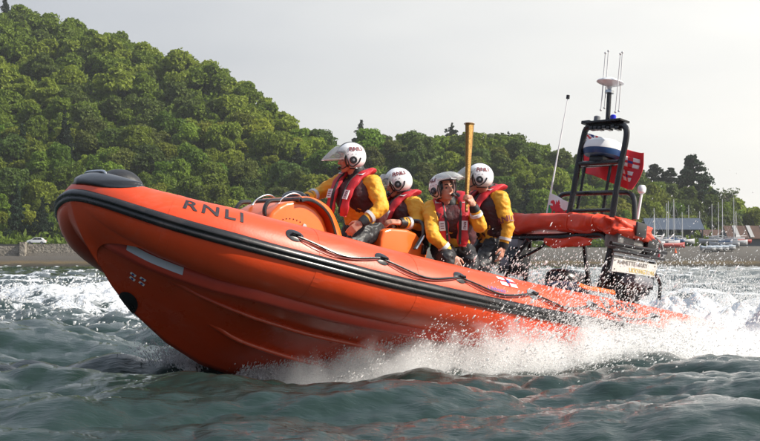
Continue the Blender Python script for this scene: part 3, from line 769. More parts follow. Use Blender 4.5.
def hand_parts(mb, W, D, N, side, grip=None):
    """W wrist, D pointing direction of the hand, N back-of-hand normal; grip = (axis point, axis dir, radius) to close round"""
    D = Vector(D).normalized(); N = (Vector(N) - D * Vector(N).dot(D)).normalized(); S = N.cross(D) * side     # S towards the thumb
    def P(a, b, c): return W + D * a + S * b + N * c
    capsule_mesh(mb, P(-.02, 0, 0), .027, P(.02, 0, 0), .028)
    for b in (-.028, -.010, .010, .028): capsule_mesh(mb, P(.02, b * .8, 0), .0165, P(.085, b, -.002), .0135)
    if grip is None:
        for b, L, cu in ((-.032, .8, .55), (-.011, .96, .5), (.011, 1.0, .45), (.032, .92, .35)):
            p = P(.085, b, -.002); d = D.copy(); r = .0105
            for seg in (.042, .027, .021):
                d = (d * math.cos(cu) - N * math.sin(cu)).normalized(); q = p + d * seg * L; capsule_mesh(mb, p, r, q, r * .88); p = q; r *= .88; d = d
        p = P(.015, .03, -.005); q = P(.05, .062, -.02); capsule_mesh(mb, p, .015, q, .0125); r_ = P(.085, .066, -.035); capsule_mesh(mb, q, .0125, r_, .010)
    else:
        A, ax, rr = grip; ax = ax.normalized()
        for i, b in enumerate((-.030, -.010, .010, .030)):
            k0 = P(.082, b, -.002); base = A + ax * ((k0 - A).dot(ax)); rel = (k0 - base); e1 = rel.normalized(); e2 = ax.cross(e1)
            if e2.dot(D) < 0: e2 = -e2
            p = k0; R_ = rr + .011
            for j, ang in enumerate((.9, 1.9, 2.9)):
                q = base + (e1 * math.cos(ang) + e2 * math.sin(ang)) * R_; capsule_mesh(mb, p, .0115 - j * .001, q, .0105 - j * .001); p = q
        b0 = P(.02, .03, -.008); base = A + ax * ((b0 - A).dot(ax)); e1 = (b0 - base).normalized(); e2 = ax.cross(e1)
        if e2.dot(D) < 0: e2 = -e2
        p = b0
        for ang in (-.7, -1.7): 
            q = base + (e1 * math.cos(ang) + e2 * math.sin(ang)) * (rr + .013); capsule_mesh(mb, p, .014, q, .012); p = q
def helmet(root, H, F, lift=0, txt=True, sides=(1, -1)):
    M = F.to_4x4(); M.translation = H
    RX, RY, RZ = .142, .124, .138
    def S(az, el, off=0.0):
        return M @ Vector(((RX + off) * math.cos(el) * math.cos(az) - .012, (RY + off) * math.cos(el) * math.sin(az), (RZ + off) * math.sin(el) + .022))
    rd_ = math.radians
    azs = [rd_(a) for a in list(range(-180, -56, 8)) + [-60, -56] + list(range(-48, 49, 8)) + [56, 60] + list(range(68, 181, 8))]
    azs = sorted(set(round(a, 5) for a in azs)); els = [rd_(e) for e in (-58, -50, -42, -34, -26, -18, -10, -2, 6, 14, 20, 28, 36, 44, 52, 60, 68, 76, 84, 90)]
    nA = len(azs); v = []; f = []
    for e in els:
        for a in azs:
            rr = 0.0
            if e < rd_(-30): rr = -.012 * (rd_(-30) - e) / rd_(28)
            v.append(S(a, e, rr))
    for i in range(len(els) - 1):
        for j in range(nA - 1):
            a = math.degrees((azs[j] + azs[j + 1]) / 2); e = math.degrees((els[i] + els[i + 1]) / 2)
            if abs(a) < 56 and e < 20: continue
            if abs(a) < 64 and e < -34: continue
            f.append((i * nA + j, i * nA + j + 1, (i + 1) * nA + j + 1, (i + 1) * nA + j))
    h = mesh_obj('helmet', v, f, HELM, root)
    w = h.modifiers.new('w', 'WELD'); w.merge_threshold = .0005
    s_ = h.modifiers.new('s', 'SOLIDIFY'); s_.thickness = .016; s_.offset = -1
    b = h.modifiers.new('b', 'SUBSURF'); b.levels = 1; b.render_levels = 1
    # rim
    P = [S(rd_(64), rd_(-42), .0)] + [S(rd_(57), rd_(e), .002) for e in (-34, -20, -5, 8)] + [S(rd_(50), rd_(17), .002)] + [S(rd_(a), rd_(20), .003) for a in (35, 18, 0, -18, -35)] + [S(rd_(-50), rd_(17), .002)] + [S(rd_(-57), rd_(e), .002) for e in (8, -5, -20, -34)] + [S(rd_(-64), rd_(-42), .0)]
    mb = MB(); mb.tube(catmull(P, 4), .0085, 8); mb.build('helmet_rim', BLACK, h)
    P = [S(rd_(a), rd_(-56), -.008) for a in range(66, 295, 12)]
    mb = MB(); mb.tube(P, .007, 8); mb.build('neck_trim', BLACK, h)
    # crown stripe/vent ridge
    P = [S(0 if e <= 90 else PI, rd_(e if e <= 90 else 180 - e), .001) for e in range(22, 165, 8)]
    P2 = [S(rd_(62) if e <= 90 else rd_(118), rd_(min(e, 180 - e)), .0) for e in range(10, 140, 8)]
    mb = MB(); mb.tube(P, .006, 6, flat=.6); mb.build('crown_seam', BLACK, h)
    # lining
    mb = MB(); mb.sphere(M @ Vector((-.03, 0, .028)), (.105, .105, .108), F, 20, 12); mb.build('lining', BLACK, h)
    # visor, raised over the brow
    v = []; f = []; na, ne = 20, 8
    for i in range(na + 1):
        a = rd_(-70 + 140 * i / na)
        for j in range(ne + 1):
            q = j / ne; R_ = .152 + .045 * q * max(0, math.cos(a))
            x = R_ * math.cos(a) + (.020 * q + .075 * q * max(0, math.cos(a)))
            z = .075 + lift * (.35 + .65 * q) - .062 * q - .03 * q * q + .03 * math.cos(a) * (1 - q)
            y = (.134 + .004 * q) * math.sin(a)
            v.append(M @ Vector((x - .02, y, z + .018)))
    for i in range(na):
        for j in range(ne): f.append((i * (ne + 1) + j, (i + 1) * (ne + 1) + j, (i + 1) * (ne + 1) + j + 1, i * (ne + 1) + j + 1))
    vz = mesh_obj('visor', v, f, VISOR, h); vs_ = vz.modifiers.new('s', 'SOLIDIFY'); vs_.thickness = .003
    mb = MB(); mb.tube([Vector(v[i * (ne + 1) + ne]) for i in range(na + 1)], .0028, 6); mb.build('visor_edge', WHITE, h)
    # radio ear pieces, hooks
    for sd in sides:
        c = S(rd_(88) * sd, rd_(-14), .0); nrm = (F.col[1] * sd).normalized(); 
        Mx = Matrix.Translation(c) @ nrm.to_track_quat('Z', 'Y').to_matrix().to_4x4()
        ed = MB().lathe([(.034, -.012), (.036, .004), (.030, .014), (.020, .014), (.018, .008), (.001, .008)], Mx, 24).build('earpiece', BLACK, h)
        MB().lathe([(.015, .006), (.013, .016), (.001, .017)], Mx, 16).build('ear_boss', GREYP, h)
        P = [S(rd_(62) * sd, rd_(4), .004), S(rd_(66) * sd, rd_(-12), .008), S(rd_(70) * sd, rd_(-32), .006), S(rd_(84) * sd, rd_(-40), .008), S(rd_(98) * sd, rd_(-34), .006), S(rd_(112) * sd, rd_(-22), .004), S(rd_(118) * sd, rd_(-6), .004)]
        mb = MB(); mb.tube(catmull(P, 4), .006, 6); mb.build('radio_lead', BLACK, h)
        mb = MB()
        for az in (70, 86, 100): mb.sphere(S(rd_(az) * sd, rd_(9), .001), .004, n=8, m=5)
        mb.build('stud', GREYP, h)
        def tf(a, b, sd=sd): return S(rd_(92) * sd - sd * a / .118, rd_(38) + b / .135, .0025)
        tf2 = (lambda a, b: tf(-a, b)) if sd < 0 else (lambda a, b: tf(a, b))
        if sd > 0: put_text('helmet_lettering', 'RNLI', .056, lambda a, b: S(rd_(103) + a / (.124 * math.cos(rd_(29))), rd_(29) + b / .135, .006), TEXTR, h, 1.0, .0018, sub=1)
        else: put_text('helmet_lettering', 'RNLI', .056, lambda a, b: S(rd_(-103) + a / (.124 * math.cos(rd_(29))), rd_(29) + b / .135, .006), TEXTR, h, 1.0, .0018, sub=1)
    return S
m = bpy.data.materials.new('visor_clear'); m.use_nodes = True; nt = m.node_tree
for n_ in list(nt.nodes): nt.nodes.remove(n_)
o_ = nt.nodes.new('ShaderNodeOutputMaterial'); mx = nt.nodes.new('ShaderNodeMixShader'); tr = nt.nodes.new('ShaderNodeBsdfTransparent'); gl = nt.nodes.new('ShaderNodeBsdfPrincipled')
gl.inputs['Base Color'].default_value = (.7, .72, .72, 1); gl.inputs['Roughness'].default_value = .08; tr.inputs['Color'].default_value = (.93, .94, .93, 1)
fr = nt.nodes.new('ShaderNodeFresnel'); ma = nt.nodes.new('ShaderNodeMath'); ma.operation = 'MULTIPLY_ADD'; ma.inputs[1].default_value = .55; ma.inputs[2].default_value = .13
nt.links.new(fr.outputs[0], ma.inputs[0]); nt.links.new(ma.outputs[0], mx.inputs[0]); nt.links.new(tr.outputs[0], mx.inputs[1]); nt.links.new(gl.outputs[0], mx.inputs[2]); nt.links.new(mx.outputs[0], o_.inputs[0])
VISOR = m

def orient(fwd, upv=(0, 0, 1)):
    f_ = Vector(fwd).normalized(); u_ = Vector(upv); l_ = u_.cross(f_).normalized(); u_ = f_.cross(l_)
    return Matrix((f_, l_, u_)).transposed()
def person(label, base, H, F, chest_fwd, jt, hands, legs, patch_sides=(1,), lift=0):
    """base = local origin (boat frame); jt: shoulders/elbows/wrists for port (p) and starboard (s); all boat frame"""
    root = bpy.data.objects.new('person', None); COL.objects.link(root); tag(root, label, 'person', 'lifeboat crew')
    root.matrix_world = BOATM @ Matrix.Translation(base)
    o = -Vector(base)
    J = {k: Vector(v) + o for k, v in jt.items()}; H = Vector(H) + o
    nk = (J['sp'] + J['ss']) / 2 + Vector((0, 0, .045)); pel = J['pel']; chest = (J['sp'] + J['ss']) / 2 + Vector((0, 0, -.13))
    cf = Vector(chest_fwd).normalized(); lt = (J['sp'] - J['ss']).normalized(); cf = (cf - lt * cf.dot(lt)).normalized(); up_ = cf.cross(lt)
    if up_.z < 0: up_ = -up_
    # body
    mb = MB(); P = head_parts(mb, H, F)
    capsule_mesh(mb, nk + Vector((0, 0, -.05)), .062, P(-.02, 0, -.05), .056)
    for a, b, r0, r1 in ((nk, chest, .055, .085), (chest, pel, .085, .08)): capsule_mesh(mb, a, r0, b, r1)
    capsule_mesh(mb, J['sp'], .06, J['ss'], .06)
    for s_ in 'ps':
        capsule_mesh(mb, J['s' + s_], .05, J['e' + s_], .04); capsule_mesh(mb, J['e' + s_], .04, J['w' + s_], .026)
        capsule_mesh(mb, pel + lt * (.09 if s_ == 'p' else -.09), .06, J['k' + s_], .045); capsule_mesh(mb, J['k' + s_], .05, J['a' + s_], .04)
        capsule_mesh(mb, J['a' + s_], .04, J['a' + s_] + Vector((.14, 0, -.03)), .035)
        hd = hands[s_]; hand_parts(mb, J['w' + s_], hd[0], hd[1], -1 if s_ == 'p' else 1, hd[2] if len(hd) > 2 else None)
    body = remesh('body', mb, .0062, 3, SKIN, root)
    # eyes, brows, lips
    mb = MB()
    for s_ in (1, -1): MB().sphere(P(.0795, s_ * .030, -.001), (.008, .013, .0065), F, 12, 8).build('eye', EYEW, body)
    
    mb = MB()
    for s_ in (1, -1): mb.tube([P(.093, s_ * .012, .026), P(.090, s_ * .03, .032), P(.079, s_ * .048, .026)], .0045, 6)
    mb.build('eyebrows', mat('brow', (.05, .03, .02), .8), body)
    mb = MB(); mb.tube([P(.088, -.024, -.0725), P(.0965, 0, -.0715), P(.088, .024, -.0725)], [.003, .0055, .003], 6); mb.build('lips', LIP, body)
    # boom microphone
    mb = MB(); mb.tube(catmull([P(.03, .095, -.05), P(.085, .07, -.085), P(.108, .02, -.078)], 5), .006, 6); mb.sphere(P(.110, .012, -.076), (.018, .026, .018), F); mb.build('microphone', BLACK, root)
    # suit: jacket half and trouser half
    mb = MB()
    capsule_mesh(mb, nk + Vector((0, 0, -.03)), .085, chest, .145)
    for k in (-1, 0, 1): capsule_mesh(mb, chest + lt * .075 * k, .13, pel + lt * .06 * k + Vector((0, 0, .03)), .122)
    for s_ in 'ps':
        capsule_mesh(mb, nk + Vector((0, 0, -.06)), .085, J['s' + s_], .085)
        capsule_mesh(mb, J['s' + s_], .087, J['e' + s_], .066); capsule_mesh(mb, J['e' + s_], .068, J['w' + s_].lerp(J['e' + s_], .16), .048)
    jk = remesh('drysuit_jacket', mb, .012, 4, YEL, root, folds(.013, 7))
    for s_ in 'ps':
        a = J['w' + s_].lerp(J['e' + s_], .24); b = J['w' + s_].lerp(J['e' + s_], -.02)
        mb = MB(); mb.tube([a, a.lerp(b, .5), b], [.052, .048, .038], 14); mb.build('cuff', TROU, jk)
        if s_ in patch_sides or True:
            a = J['w' + s_].lerp(J['e' + s_], .36); b = J['w' + s_].lerp(J['e' + s_], .48)
            mb = MB(); mb.tube([a, b], [.060, .064], 18); mb.build('sleeve_tape', REFL, jk)
    mb = MB()
    for k in (-1, 1): capsule_mesh(mb, pel + lt * .06 * k + Vector((0, 0, .13)), .112, pel + lt * .07 * k, .13)
    for s_, g in (('p', 1), ('s', -1)):
        capsule_mesh(mb, pel + lt * .09 * g, .125, J['k' + s_], .088); capsule_mesh(mb, J['k' + s_], .09, J['a' + s_], .066)
        capsule_mesh(mb, J['a' + s_] + Vector((-.02, 0, 0)), .06, J['a' + s_] + Vector((.15, 0, -.03)), .05)
    remesh('drysuit_trousers', mb, .014, 4, TROU, root, folds(.018, 8))
    # life jacket: dark vest, red lobes round the neck and down the chest
    mb = MB(); ch = chest + up_ * .02
    for k in (-1, 0, 1): capsule_mesh(mb, chest + lt * .07 * k + up_ * .02, .160, pel + lt * .06 * k + Vector((0, 0, .14)), .165)
    vest = remesh('life_jacket', mb, .013, 4, mat('lifejacket_body', (.10, .010, .014), .6, bump=.4, bscale=40, dirt=(.02, .015, .018), vscale=9), root, folds(.007, 16))
    nb = nk + up_ * .035
    for g in (1, -1):
        path = [nb - cf * .12 + lt * .0 + up_ * .055, nb - cf * .09 + lt * g * .075 + up_ * .05, nb + lt * g * .115 + up_ * .035 - cf * .01, nb + cf * .085 + lt * g * .115 - up_ * .03,
                nb + cf * .150 + lt * g * .105 - up_ * .12, nb + cf * .185 + lt * g * .095 - up_ * .23, nb + cf * .19 + lt * g * .09 - up_ * .34, nb + cf * .18 + lt * g * .085 - up_ * .43]
        C_ = catmull(path, 6); n_ = len(C_)
        ups = [(lt * g if True else up_) for _ in C_]
        def outw(i): 
            q = min(1, i / 14); return (up_ * (1 - q) + cf * q).normalized()
        mb = MB(); mb.tube(C_, [(.054 if 2 < i < n_ - 2 else .04) * (1 + .10 * math.sin(i * .9) * (i > 12)) for i in range(n_)], 14, flat=.52, up=[outw(i) for i in range(n_)])
        lobe = mb.build('lobe', REDJ, vest)
        mb = MB(); mb.tube([C_[i] + outw(i) * .024 + lt * g * -.030 for i in range(6, n_ - 2)], .014, 8, flat=.6); mb.build('webbing', VESTM, vest)
        # reflective patch with three dark bars
        for (i0, w) in ((15, .05), (30, .05)):
            i0 = min(i0, n_ - 6); c = C_[i0] + outw(i0) * .036 + lt * g * .012; tdir = (C_[i0 + 2] - C_[i0 - 2]).normalized(); sdir = tdir.cross(outw(i0)).normalized()
            q = [c + sdir * a + tdir * b for a, b in ((-.028, -.045), (.028, -.045), (.028, .045), (-.028, .045))]
            q += [p - outw(i0) * .012 for p in q]
            pt_ = mesh_obj('reflective_patch', q, [(0, 1, 2, 3), (4, 7, 6, 5), (0, 4, 5, 1), (1, 5, 6, 2), (2, 6, 7, 3), (3, 7, 4, 0)], REFL, vest, smooth=False)
            if i0 > 20 and g > 0:
                nn = outw(i0); put_text('patch_lettering', 'RNLI', .034, lambda a, b: c + nn * .002 + tdir * a + (nn.cross(tdir)) * b, TEXTR, vest, 1, .001)
            else:
                mb = MB()
                for b in (-.022, 0, .022): mb.box(c + tdir * b, (.001, .001, .001)) if False else mb.tube([c + tdir * b - sdir * .016 + outw(i0) * .0015, c + tdir * b + sdir * .016 + outw(i0) * .0015], .0035, 6)
                mb.build('patch_bars', TEXTR, vest)
    # belt, buckle, crotch strap, inflation lanyard
    wc = pel + Vector((0, 0, .24)) - up_ * 0; ring_ = []
    for k in range(28):
        a = 2 * PI * k / 28; ring_.append(wc + cf * .175 * math.cos(a) + lt * .225 * math.sin(a))
    mb = MB(); mb.tube(ring_, .02, 8, closed=True, flat=.4, up=[(p - wc).normalized() for p in ring_]); mb.build('waist_belt', VESTM, vest)
    mb = MB(); mb.box(wc + cf * .20, (.05, .08, .05), F, bev=.008); mb.tube(catmull([wc + cf * .18 + up_ * .05, wc + cf * .20 + lt * .03, wc + cf * .19 - up_ * .07 + lt * .02, wc + cf * .17 - up_ * .11 - lt * .02], 5), .009, 6)
    mb.build('buckle', STEEL, vest)
    mb = MB(); mb.tube(catmull([wc + cf * .19 + lt * .09 + up_ * .16, wc + cf * .21 + lt * .11 + up_ * .06, wc + cf * .19 + lt * .13 - up_ * .06], 5), .007, 6); mb.build('lanyard', mat('lanyard_red', (.7, .03, .03), .5), vest)
    # collar of the suit
    mb = MB(); capsule_mesh(mb, nk + Vector((0, 0, -.04)), .092, nk.lerp(H, .42) - F.col[0] * .02, .078, 20); mb.build('collar', TROU, jk)
    helmet(root, H, F, lift)
    return root, J
V = Vector
# 1 helmsman, at the console
e1 = orient(WL((-.96, -.22, -.05)), WL((.06, 0, 1)))
j = dict(sp=U(373, 184, .26), ss=U(341, 182, -.16), ep=U(382, 208, .40), es=U(322, 192, -.30), wp=U(361, 223, .36), ws=U(306, 198, -.2), pel=U(364, 226, .02) + V((0, 0, -.02)),
         kp=U(352, 245, .22), ks=U(345, 244, -.18), ap=U(360, 245, .2) + V((-.1, 0, -.40)), as_=V((0, 0, 0)))
del j['as_']; j['as'] = U(352, 245, -.18) + V((-.1, 0, -.40))
person('crewman at the orange console steering, helmet visor raised, profile towards the bow', U(364, 240, 0), U(350, 159.5, .05), e1, (1, .1, 0), j,
       {'p': (WL((-.75, -.2, -.55)), WL((.3, -.7, .55))), 's': (V((1, 0, -.1)), V((0, 0, 1)))}, None)
# 2 behind the crew pod
e2 = orient(WL((-.98, .05, -.22)), WL((-.05, 0, 1)))
j = dict(sp=U(415, 205, .0), ss=U(390, 202, -.45), ep=U(419, 224, .12), es=U(386, 224, -.50), wp=U(400, 222.5, .15), ws=U(392, 226, -.2), pel=U(411, 242, -.2),
         kp=U(398, 252, -.02), ks=U(392, 250, -.40), ap=U(404, 256, -.02) + V((-.05, 0, -.40)))
j['as'] = U(400, 256, -.40) + V((-.05, 0, -.40))
person('crewman behind the small orange pod, head bowed, between helmsman and torch bearer', U(411, 250, -.2), U(397.5, 184, -.22), e2, (1, .05, 0), j,
       {'p': (WL((-.9, -.3, .1)), WL((0, -.5, .85))), 's': (V((1, .3, 0)), V((0, 0, 1)))}, None)
# the torch
TA, TB = U(466.3, 212, .62), U(469.3, 124, .55)
tdir_ = (TB - TA).normalized()
# 4 behind the torch
e4 = orient(WL((-.99, .02, .02)), WL((0, 0, 1)))
j = dict(sp=U(501, 199, .16), ss=U(477, 196, -.28), ep=U(508, 227, .26), es=U(482, 225, -.3), wp=U(503, 248, .24), ws=U(474, 236, -.1), pel=U(492, 243, -.05),
         kp=U(480, 268, .12), ks=U(474, 262, -.22), ap=U(492, 270, .1) + V((-.1, 0, -.35)))
j['as'] = U(486, 268, -.22) + V((-.1, 0, -.35))
r4, J4 = person('rearmost crewman standing behind the gold torch, yellow sleeve with RNLI lettering', U(492, 258, -.05), U(478.5, 179, .0), e4, (1, .12, 0), j,
       {'p': (WL((-.2, -.2, -.9)), WL((.8, -.4, 0))), 's': (V((1, .3, 0)), V((0, 0, 1)))}, None)
# sleeve lettering
ax_ = (J4['ep'] - J4['sp']).normalized(); vw = -WL((.15, 1, 0)); vw = (vw - ax_ * vw.dot(ax_)).normalized(); rt_ = ax_.cross(vw)
if rt_.dot(WL((1, 0, 0))) < 0: rt_ = -rt_
c_ = J4['sp'].lerp(J4['ep'], .80)
put_text('sleeve_lettering', 'RNLI', .088, lambda a, b: c_ - ax_ * b + vw * math.cos(a / .08) * .089 + rt_ * math.sin(a / .08) * .089, TEXTR, r4, 1.0, .003, sub=1)
# 3 torch bearer, turned to the camera
e3 = orient(WL((.60, -.76, .18)), WL((-.10, .05, 1)))
GR = TA.lerp(TB, .155)
j = dict(sp=U(469, 208, .42), ss=U(431, 209, .20), ep=U(480, 226, .60), es=U(432, 234, .40), wp=GR - WL((-.25, -.3, .9)) * .075 + WL((.55, -.1, 0)) * .045, ws=U(453, 257, .50), pel=U(452, 250, .18),
         kp=U(470, 262, .50), ks=U(446, 258, .52), ap=U(470, 270, .52) + V((0, 0, -.3)))
j['as'] = U(446, 268, .5) + V((0, 0, -.3))
person('torch bearer in open-faced helmet, face upturned, left hand holding the gold torch', U(452, 262, .2), U(443.5, 189.5, .34), e3, WL((.0, -1, -.1)), j,
       {'p': (WL((-.45, -.15, .85)), WL((.55, -.75, .25)), (TA - Vector(U(452, 262, .2)), tdir_, .021)), 's': (WL((.3, -.3, -.6)), WL((0, -.9, .3)))}, None, lift=.065)
# torch body: three-sided, flaring, perforated gold
L_ = (TB - TA).length; tq = tdir_.to_track_quat('Z', 'Y').to_matrix().to_4x4(); TM = Matrix.Translation(TA) @ tq
v = []; f = []; K = 36; NZ = 60
for i in range(NZ + 1):
    z = L_ * i / NZ; q = i / NZ; r = .014 + .028 * q ** 1.1
    for k in range(K):
        a = 2 * PI * k / K; rr = r * (1 + .09 * math.cos(3 * a + .5)); v.append((rr * math.cos(a), rr * math.sin(a), z))
for k in range(K): v.append((.75 * v[NZ * K + k][0], .75 * v[NZ * K + k][1], L_))
for k in range(K): v.append((.7 * v[NZ * K + k][0], .7 * v[NZ * K + k][1], L_ - .12))
for i in range(NZ + 2):
    for k in range(K): f.append((i * K + k, i * K + (k + 1) % K, (i + 1) * K + (k + 1) % K, (i + 1) * K + k))
f += [tuple(range(K - 1, -1, -1)), tuple((NZ + 2) * K + k for k in range(K))]
torch = mesh_obj('torch', v, f, GOLD, None); torch.matrix_world = BOATM @ TM
nt = GOLD.node_tree; vo = nt.nodes.new('ShaderNodeTexVoronoi'); vo.inputs['Scale'].default_value = 75; tc = nt.nodes['Texture Coordinate']; nt.links.new(tc.outputs['Object'], vo.inputs['Vector'])
cr = nt.nodes.new('ShaderNodeValToRGB'); cr.color_ramp.elements[0].position = .22; cr.color_ramp.elements[0].color = (.10, .06, .02, 1); cr.color_ramp.elements[1].position = .34; cr.color_ramp.elements[1].color = (.27, .16, .055, 1)
nt.links.new(vo.outputs['Distance'], cr.inputs['Fac']); nt.links.new(cr.outputs['Color'], nt.nodes['Principled BSDF'].inputs['Base Color'])
tag(torch, 'tall gold flaring relay torch held upright by the helmeted torch bearer', 'torch')
mb = MB(); mb.tube([Vector((.048 * math.cos(2 * PI * k / 24), .048 * math.sin(2 * PI * k / 24), L_)) * 1 for k in range(24)], .004, 6, closed=True); o = mb.build('torch_rim', GOLD, torch)
# ================================================================== WORLD, LIGHT, CAMERA
sund = Vector((.80, -.19, .62)).normalized()
w = bpy.data.worlds.new('World'); SC.world = w; w.use_nodes = True; nt = w.node_tree; N = nt.nodes; Lk = nt.links
bg = N['Background']; bg.inputs['Strength'].default_value = .10
sky = N.new('ShaderNodeTexSky'); sky.sky_type = 'NISHITA'; sky.sun_disc = False
sky.sun_elevation = math.asin(sund.z); sky.sun_rotation = math.atan2(sund.x, sund.y); sky.dust_density = 4; sky.air_density = 1.2; sky.altitude = 10
tc = N.new('ShaderNodeTexCoord'); sp = N.new('ShaderNodeVectorMath'); sp.operation = 'DOT_PRODUCT'; sp.inputs[1].default_value = (.85, .45, .20)
nm = N.new('ShaderNodeVectorMath'); nm.operation = 'NORMALIZE'; Lk.new(tc.outputs['Generated'], nm.inputs[0]); Lk.new(nm.outputs[0], sp.inputs[0])
nz = N.new('ShaderNodeTexNoise'); nz.inputs['Scale'].default_value = 4.0; nz.inputs['Detail'].default_value = 3
mp = N.new('ShaderNodeMapping'); mp.inputs['Scale'].default_value = (1, 1, 3.5); Lk.new(nm.outputs[0], mp.inputs['Vector']); Lk.new(mp.outputs[0], nz.inputs['Vector'])
ad = N.new('ShaderNodeMath'); ad.operation = 'MULTIPLY_ADD'; ad.inputs[1].default_value = .30; Lk.new(nz.outputs['Fac'], ad.inputs[0]); Lk.new(sp.outputs['Value'], ad.inputs[2])
rp = N.new('ShaderNodeValToRGB'); e = rp.color_ramp.elements
e[0].position = 0.0; e[0].color = (1.6, 1.8, 2.3, 1); e[1].position = 1; e[1].color = (11.4, 10.8, 9.8, 1)
for pos, c in ((.22, (3.8, 4.0, 4.5)), (.42, (4.6, 4.75, 5.1)), (.58, (6.2, 6.25, 6.3)), (.80, (8.4, 8.25, 7.9))):
    q = rp.color_ramp.elements.new(pos); q.color = (*c, 1)
mx = N.new('ShaderNodeMix'); mx.data_type = 'RGBA'; mx.inputs['Factor'].default_value = .86
Lk.new(ad.outputs[0], rp.inputs['Fac']); Lk.new(sky.outputs['Color'], mx.inputs['A']); sz_ = N.new('ShaderNodeSeparateXYZ'); Lk.new(nm.outputs[0], sz_.inputs[0]); mz = N.new('ShaderNodeMapRange'); mz.inputs['From Min'].default_value = .22; mz.inputs['From Max'].default_value = .6; Lk.new(sz_.outputs['Z'], mz.inputs['Value'])
mb2 = N.new('ShaderNodeMix'); mb2.data_type = 'RGBA'; mb2.inputs['B'].default_value = (4.5, 5.2, 6.3, 1); Lk.new(mz.outputs[0], mb2.inputs['Factor']); Lk.new(rp.outputs['Color'], mb2.inputs['A']); Lk.new(mb2.outputs['Result'], mx.inputs['B']); Lk.new(mx.outputs['Result'], bg.inputs['Color'])
sl = bpy.data.lights.new('sun', 'SUN'); sl.energy = 5.0; sl.angle = math.radians(.6); sl.color = (1.0, .93, .82)
so = bpy.data.objects.new('sun', sl); COL.objects.link(so); so.rotation_euler = sund.to_track_quat('Z', 'Y').to_euler()
cd = bpy.data.cameras.new('camera'); cam = bpy.data.objects.new('camera', cd); COL.objects.link(cam); SC.camera = cam
cam.location = CAM; cam.rotation_euler = (PI / 2 + TILT, 0, 0); cd.sensor_width = 36; cd.lens = 36 * FPX / 760; cd.clip_start = .1; cd.clip_end = 3000
cd.dof.use_dof = False
vs = SC.view_settings; vs.view_transform = 'Standard'; vs.look = 'None'; vs.exposure = .42; vs.gamma = 1
SC.cycles.max_bounces = 12; SC.cycles.diffuse_bounces = 6; SC.cycles.transparent_max_bounces = 24; SC.cycles.volume_bounces = 6
SC.cycles.use_denoising = True

# ================================================================== WATER
def fft_tile(n, L, wind, wdir, damp, seed):
    r_ = np.random.RandomState(seed); k1 = np.fft.fftfreq(n, d=L / n) * 2 * PI; kx, ky = np.meshgrid(k1, k1); k = np.sqrt(kx ** 2 + ky ** 2); k[0, 0] = 1
    Lw = wind ** 2 / 9.81; wd = np.array([math.cos(wdir), math.sin(wdir)]); cs = (kx * wd[0] + ky * wd[1]) / k
    Ph = np.exp(-1 / (k * Lw) ** 2) / k ** 4 * (.06 + .94 * np.abs(cs) ** 3) * np.exp(-(k * damp) ** 2); Ph[0, 0] = 0
    h = (r_.randn(n, n) + 1j * r_.randn(n, n)) * np.sqrt(Ph)
    z = np.real(np.fft.ifft2(h)); dx = np.real(np.fft.ifft2(-1j * kx / k * h)); dy = np.real(np.fft.ifft2(-1j * ky / k * h)); s_ = z.std()
    return z / s_, dx / s_, dy / s_
def samp(T, L, x, y):
    n = T.shape[0]; u = (x / L % 1) * n; v_ = (y / L % 1) * n; i = np.floor(u).astype(int); j_ = np.floor(v_).astype(int); a = u - i; b = v_ - j_; i %= n; j_ %= n; i1 = (i + 1) % n; j1 = (j_ + 1) % n
    return (T[j_, i] * (1 - a) + T[j_, i1] * a) * (1 - b) + (T[j1, i] * (1 - a) + T[j1, i1] * a) * b
T1 = fft_tile(512, 47.0, 3.3, 1.05, .10, 3); T2 = fft_tile(512, 11.3, 1.9, 1.45, .016, 5); T3 = fft_tile(256, 3.1, 1.0, 1.95, .008, 9)
def smooth(a, b, x): t = np.clip((x - a) / (b - a), 0, 1); return t * t * (3 - 2 * t)
def vnoise(x, y, sc, seed=0):
    T = VN[seed]; return samp(T, 64 / sc, x, y)
VN = []
for sd_ in range(3):
    a = np.random.RandomState(sd_ + 40).rand(64, 64); VN.append(a)
def fbm(x, y, sc, seed=0, o=4):
    s_ = 0; a = .5
    for k in range(o): s_ = s_ + a * vnoise(x * 1.0 + k * 7.3, y * 1.0 + k * 3.1, sc * 2 ** k, (seed + k) % 3); a *= .5
    return s_
YWX = [-9, -5, -3, -2, -1, 0, .8, 1.5]; YWY = [2.2, 1.5, 1.15, 1.0, .8, .5, .28, .05]
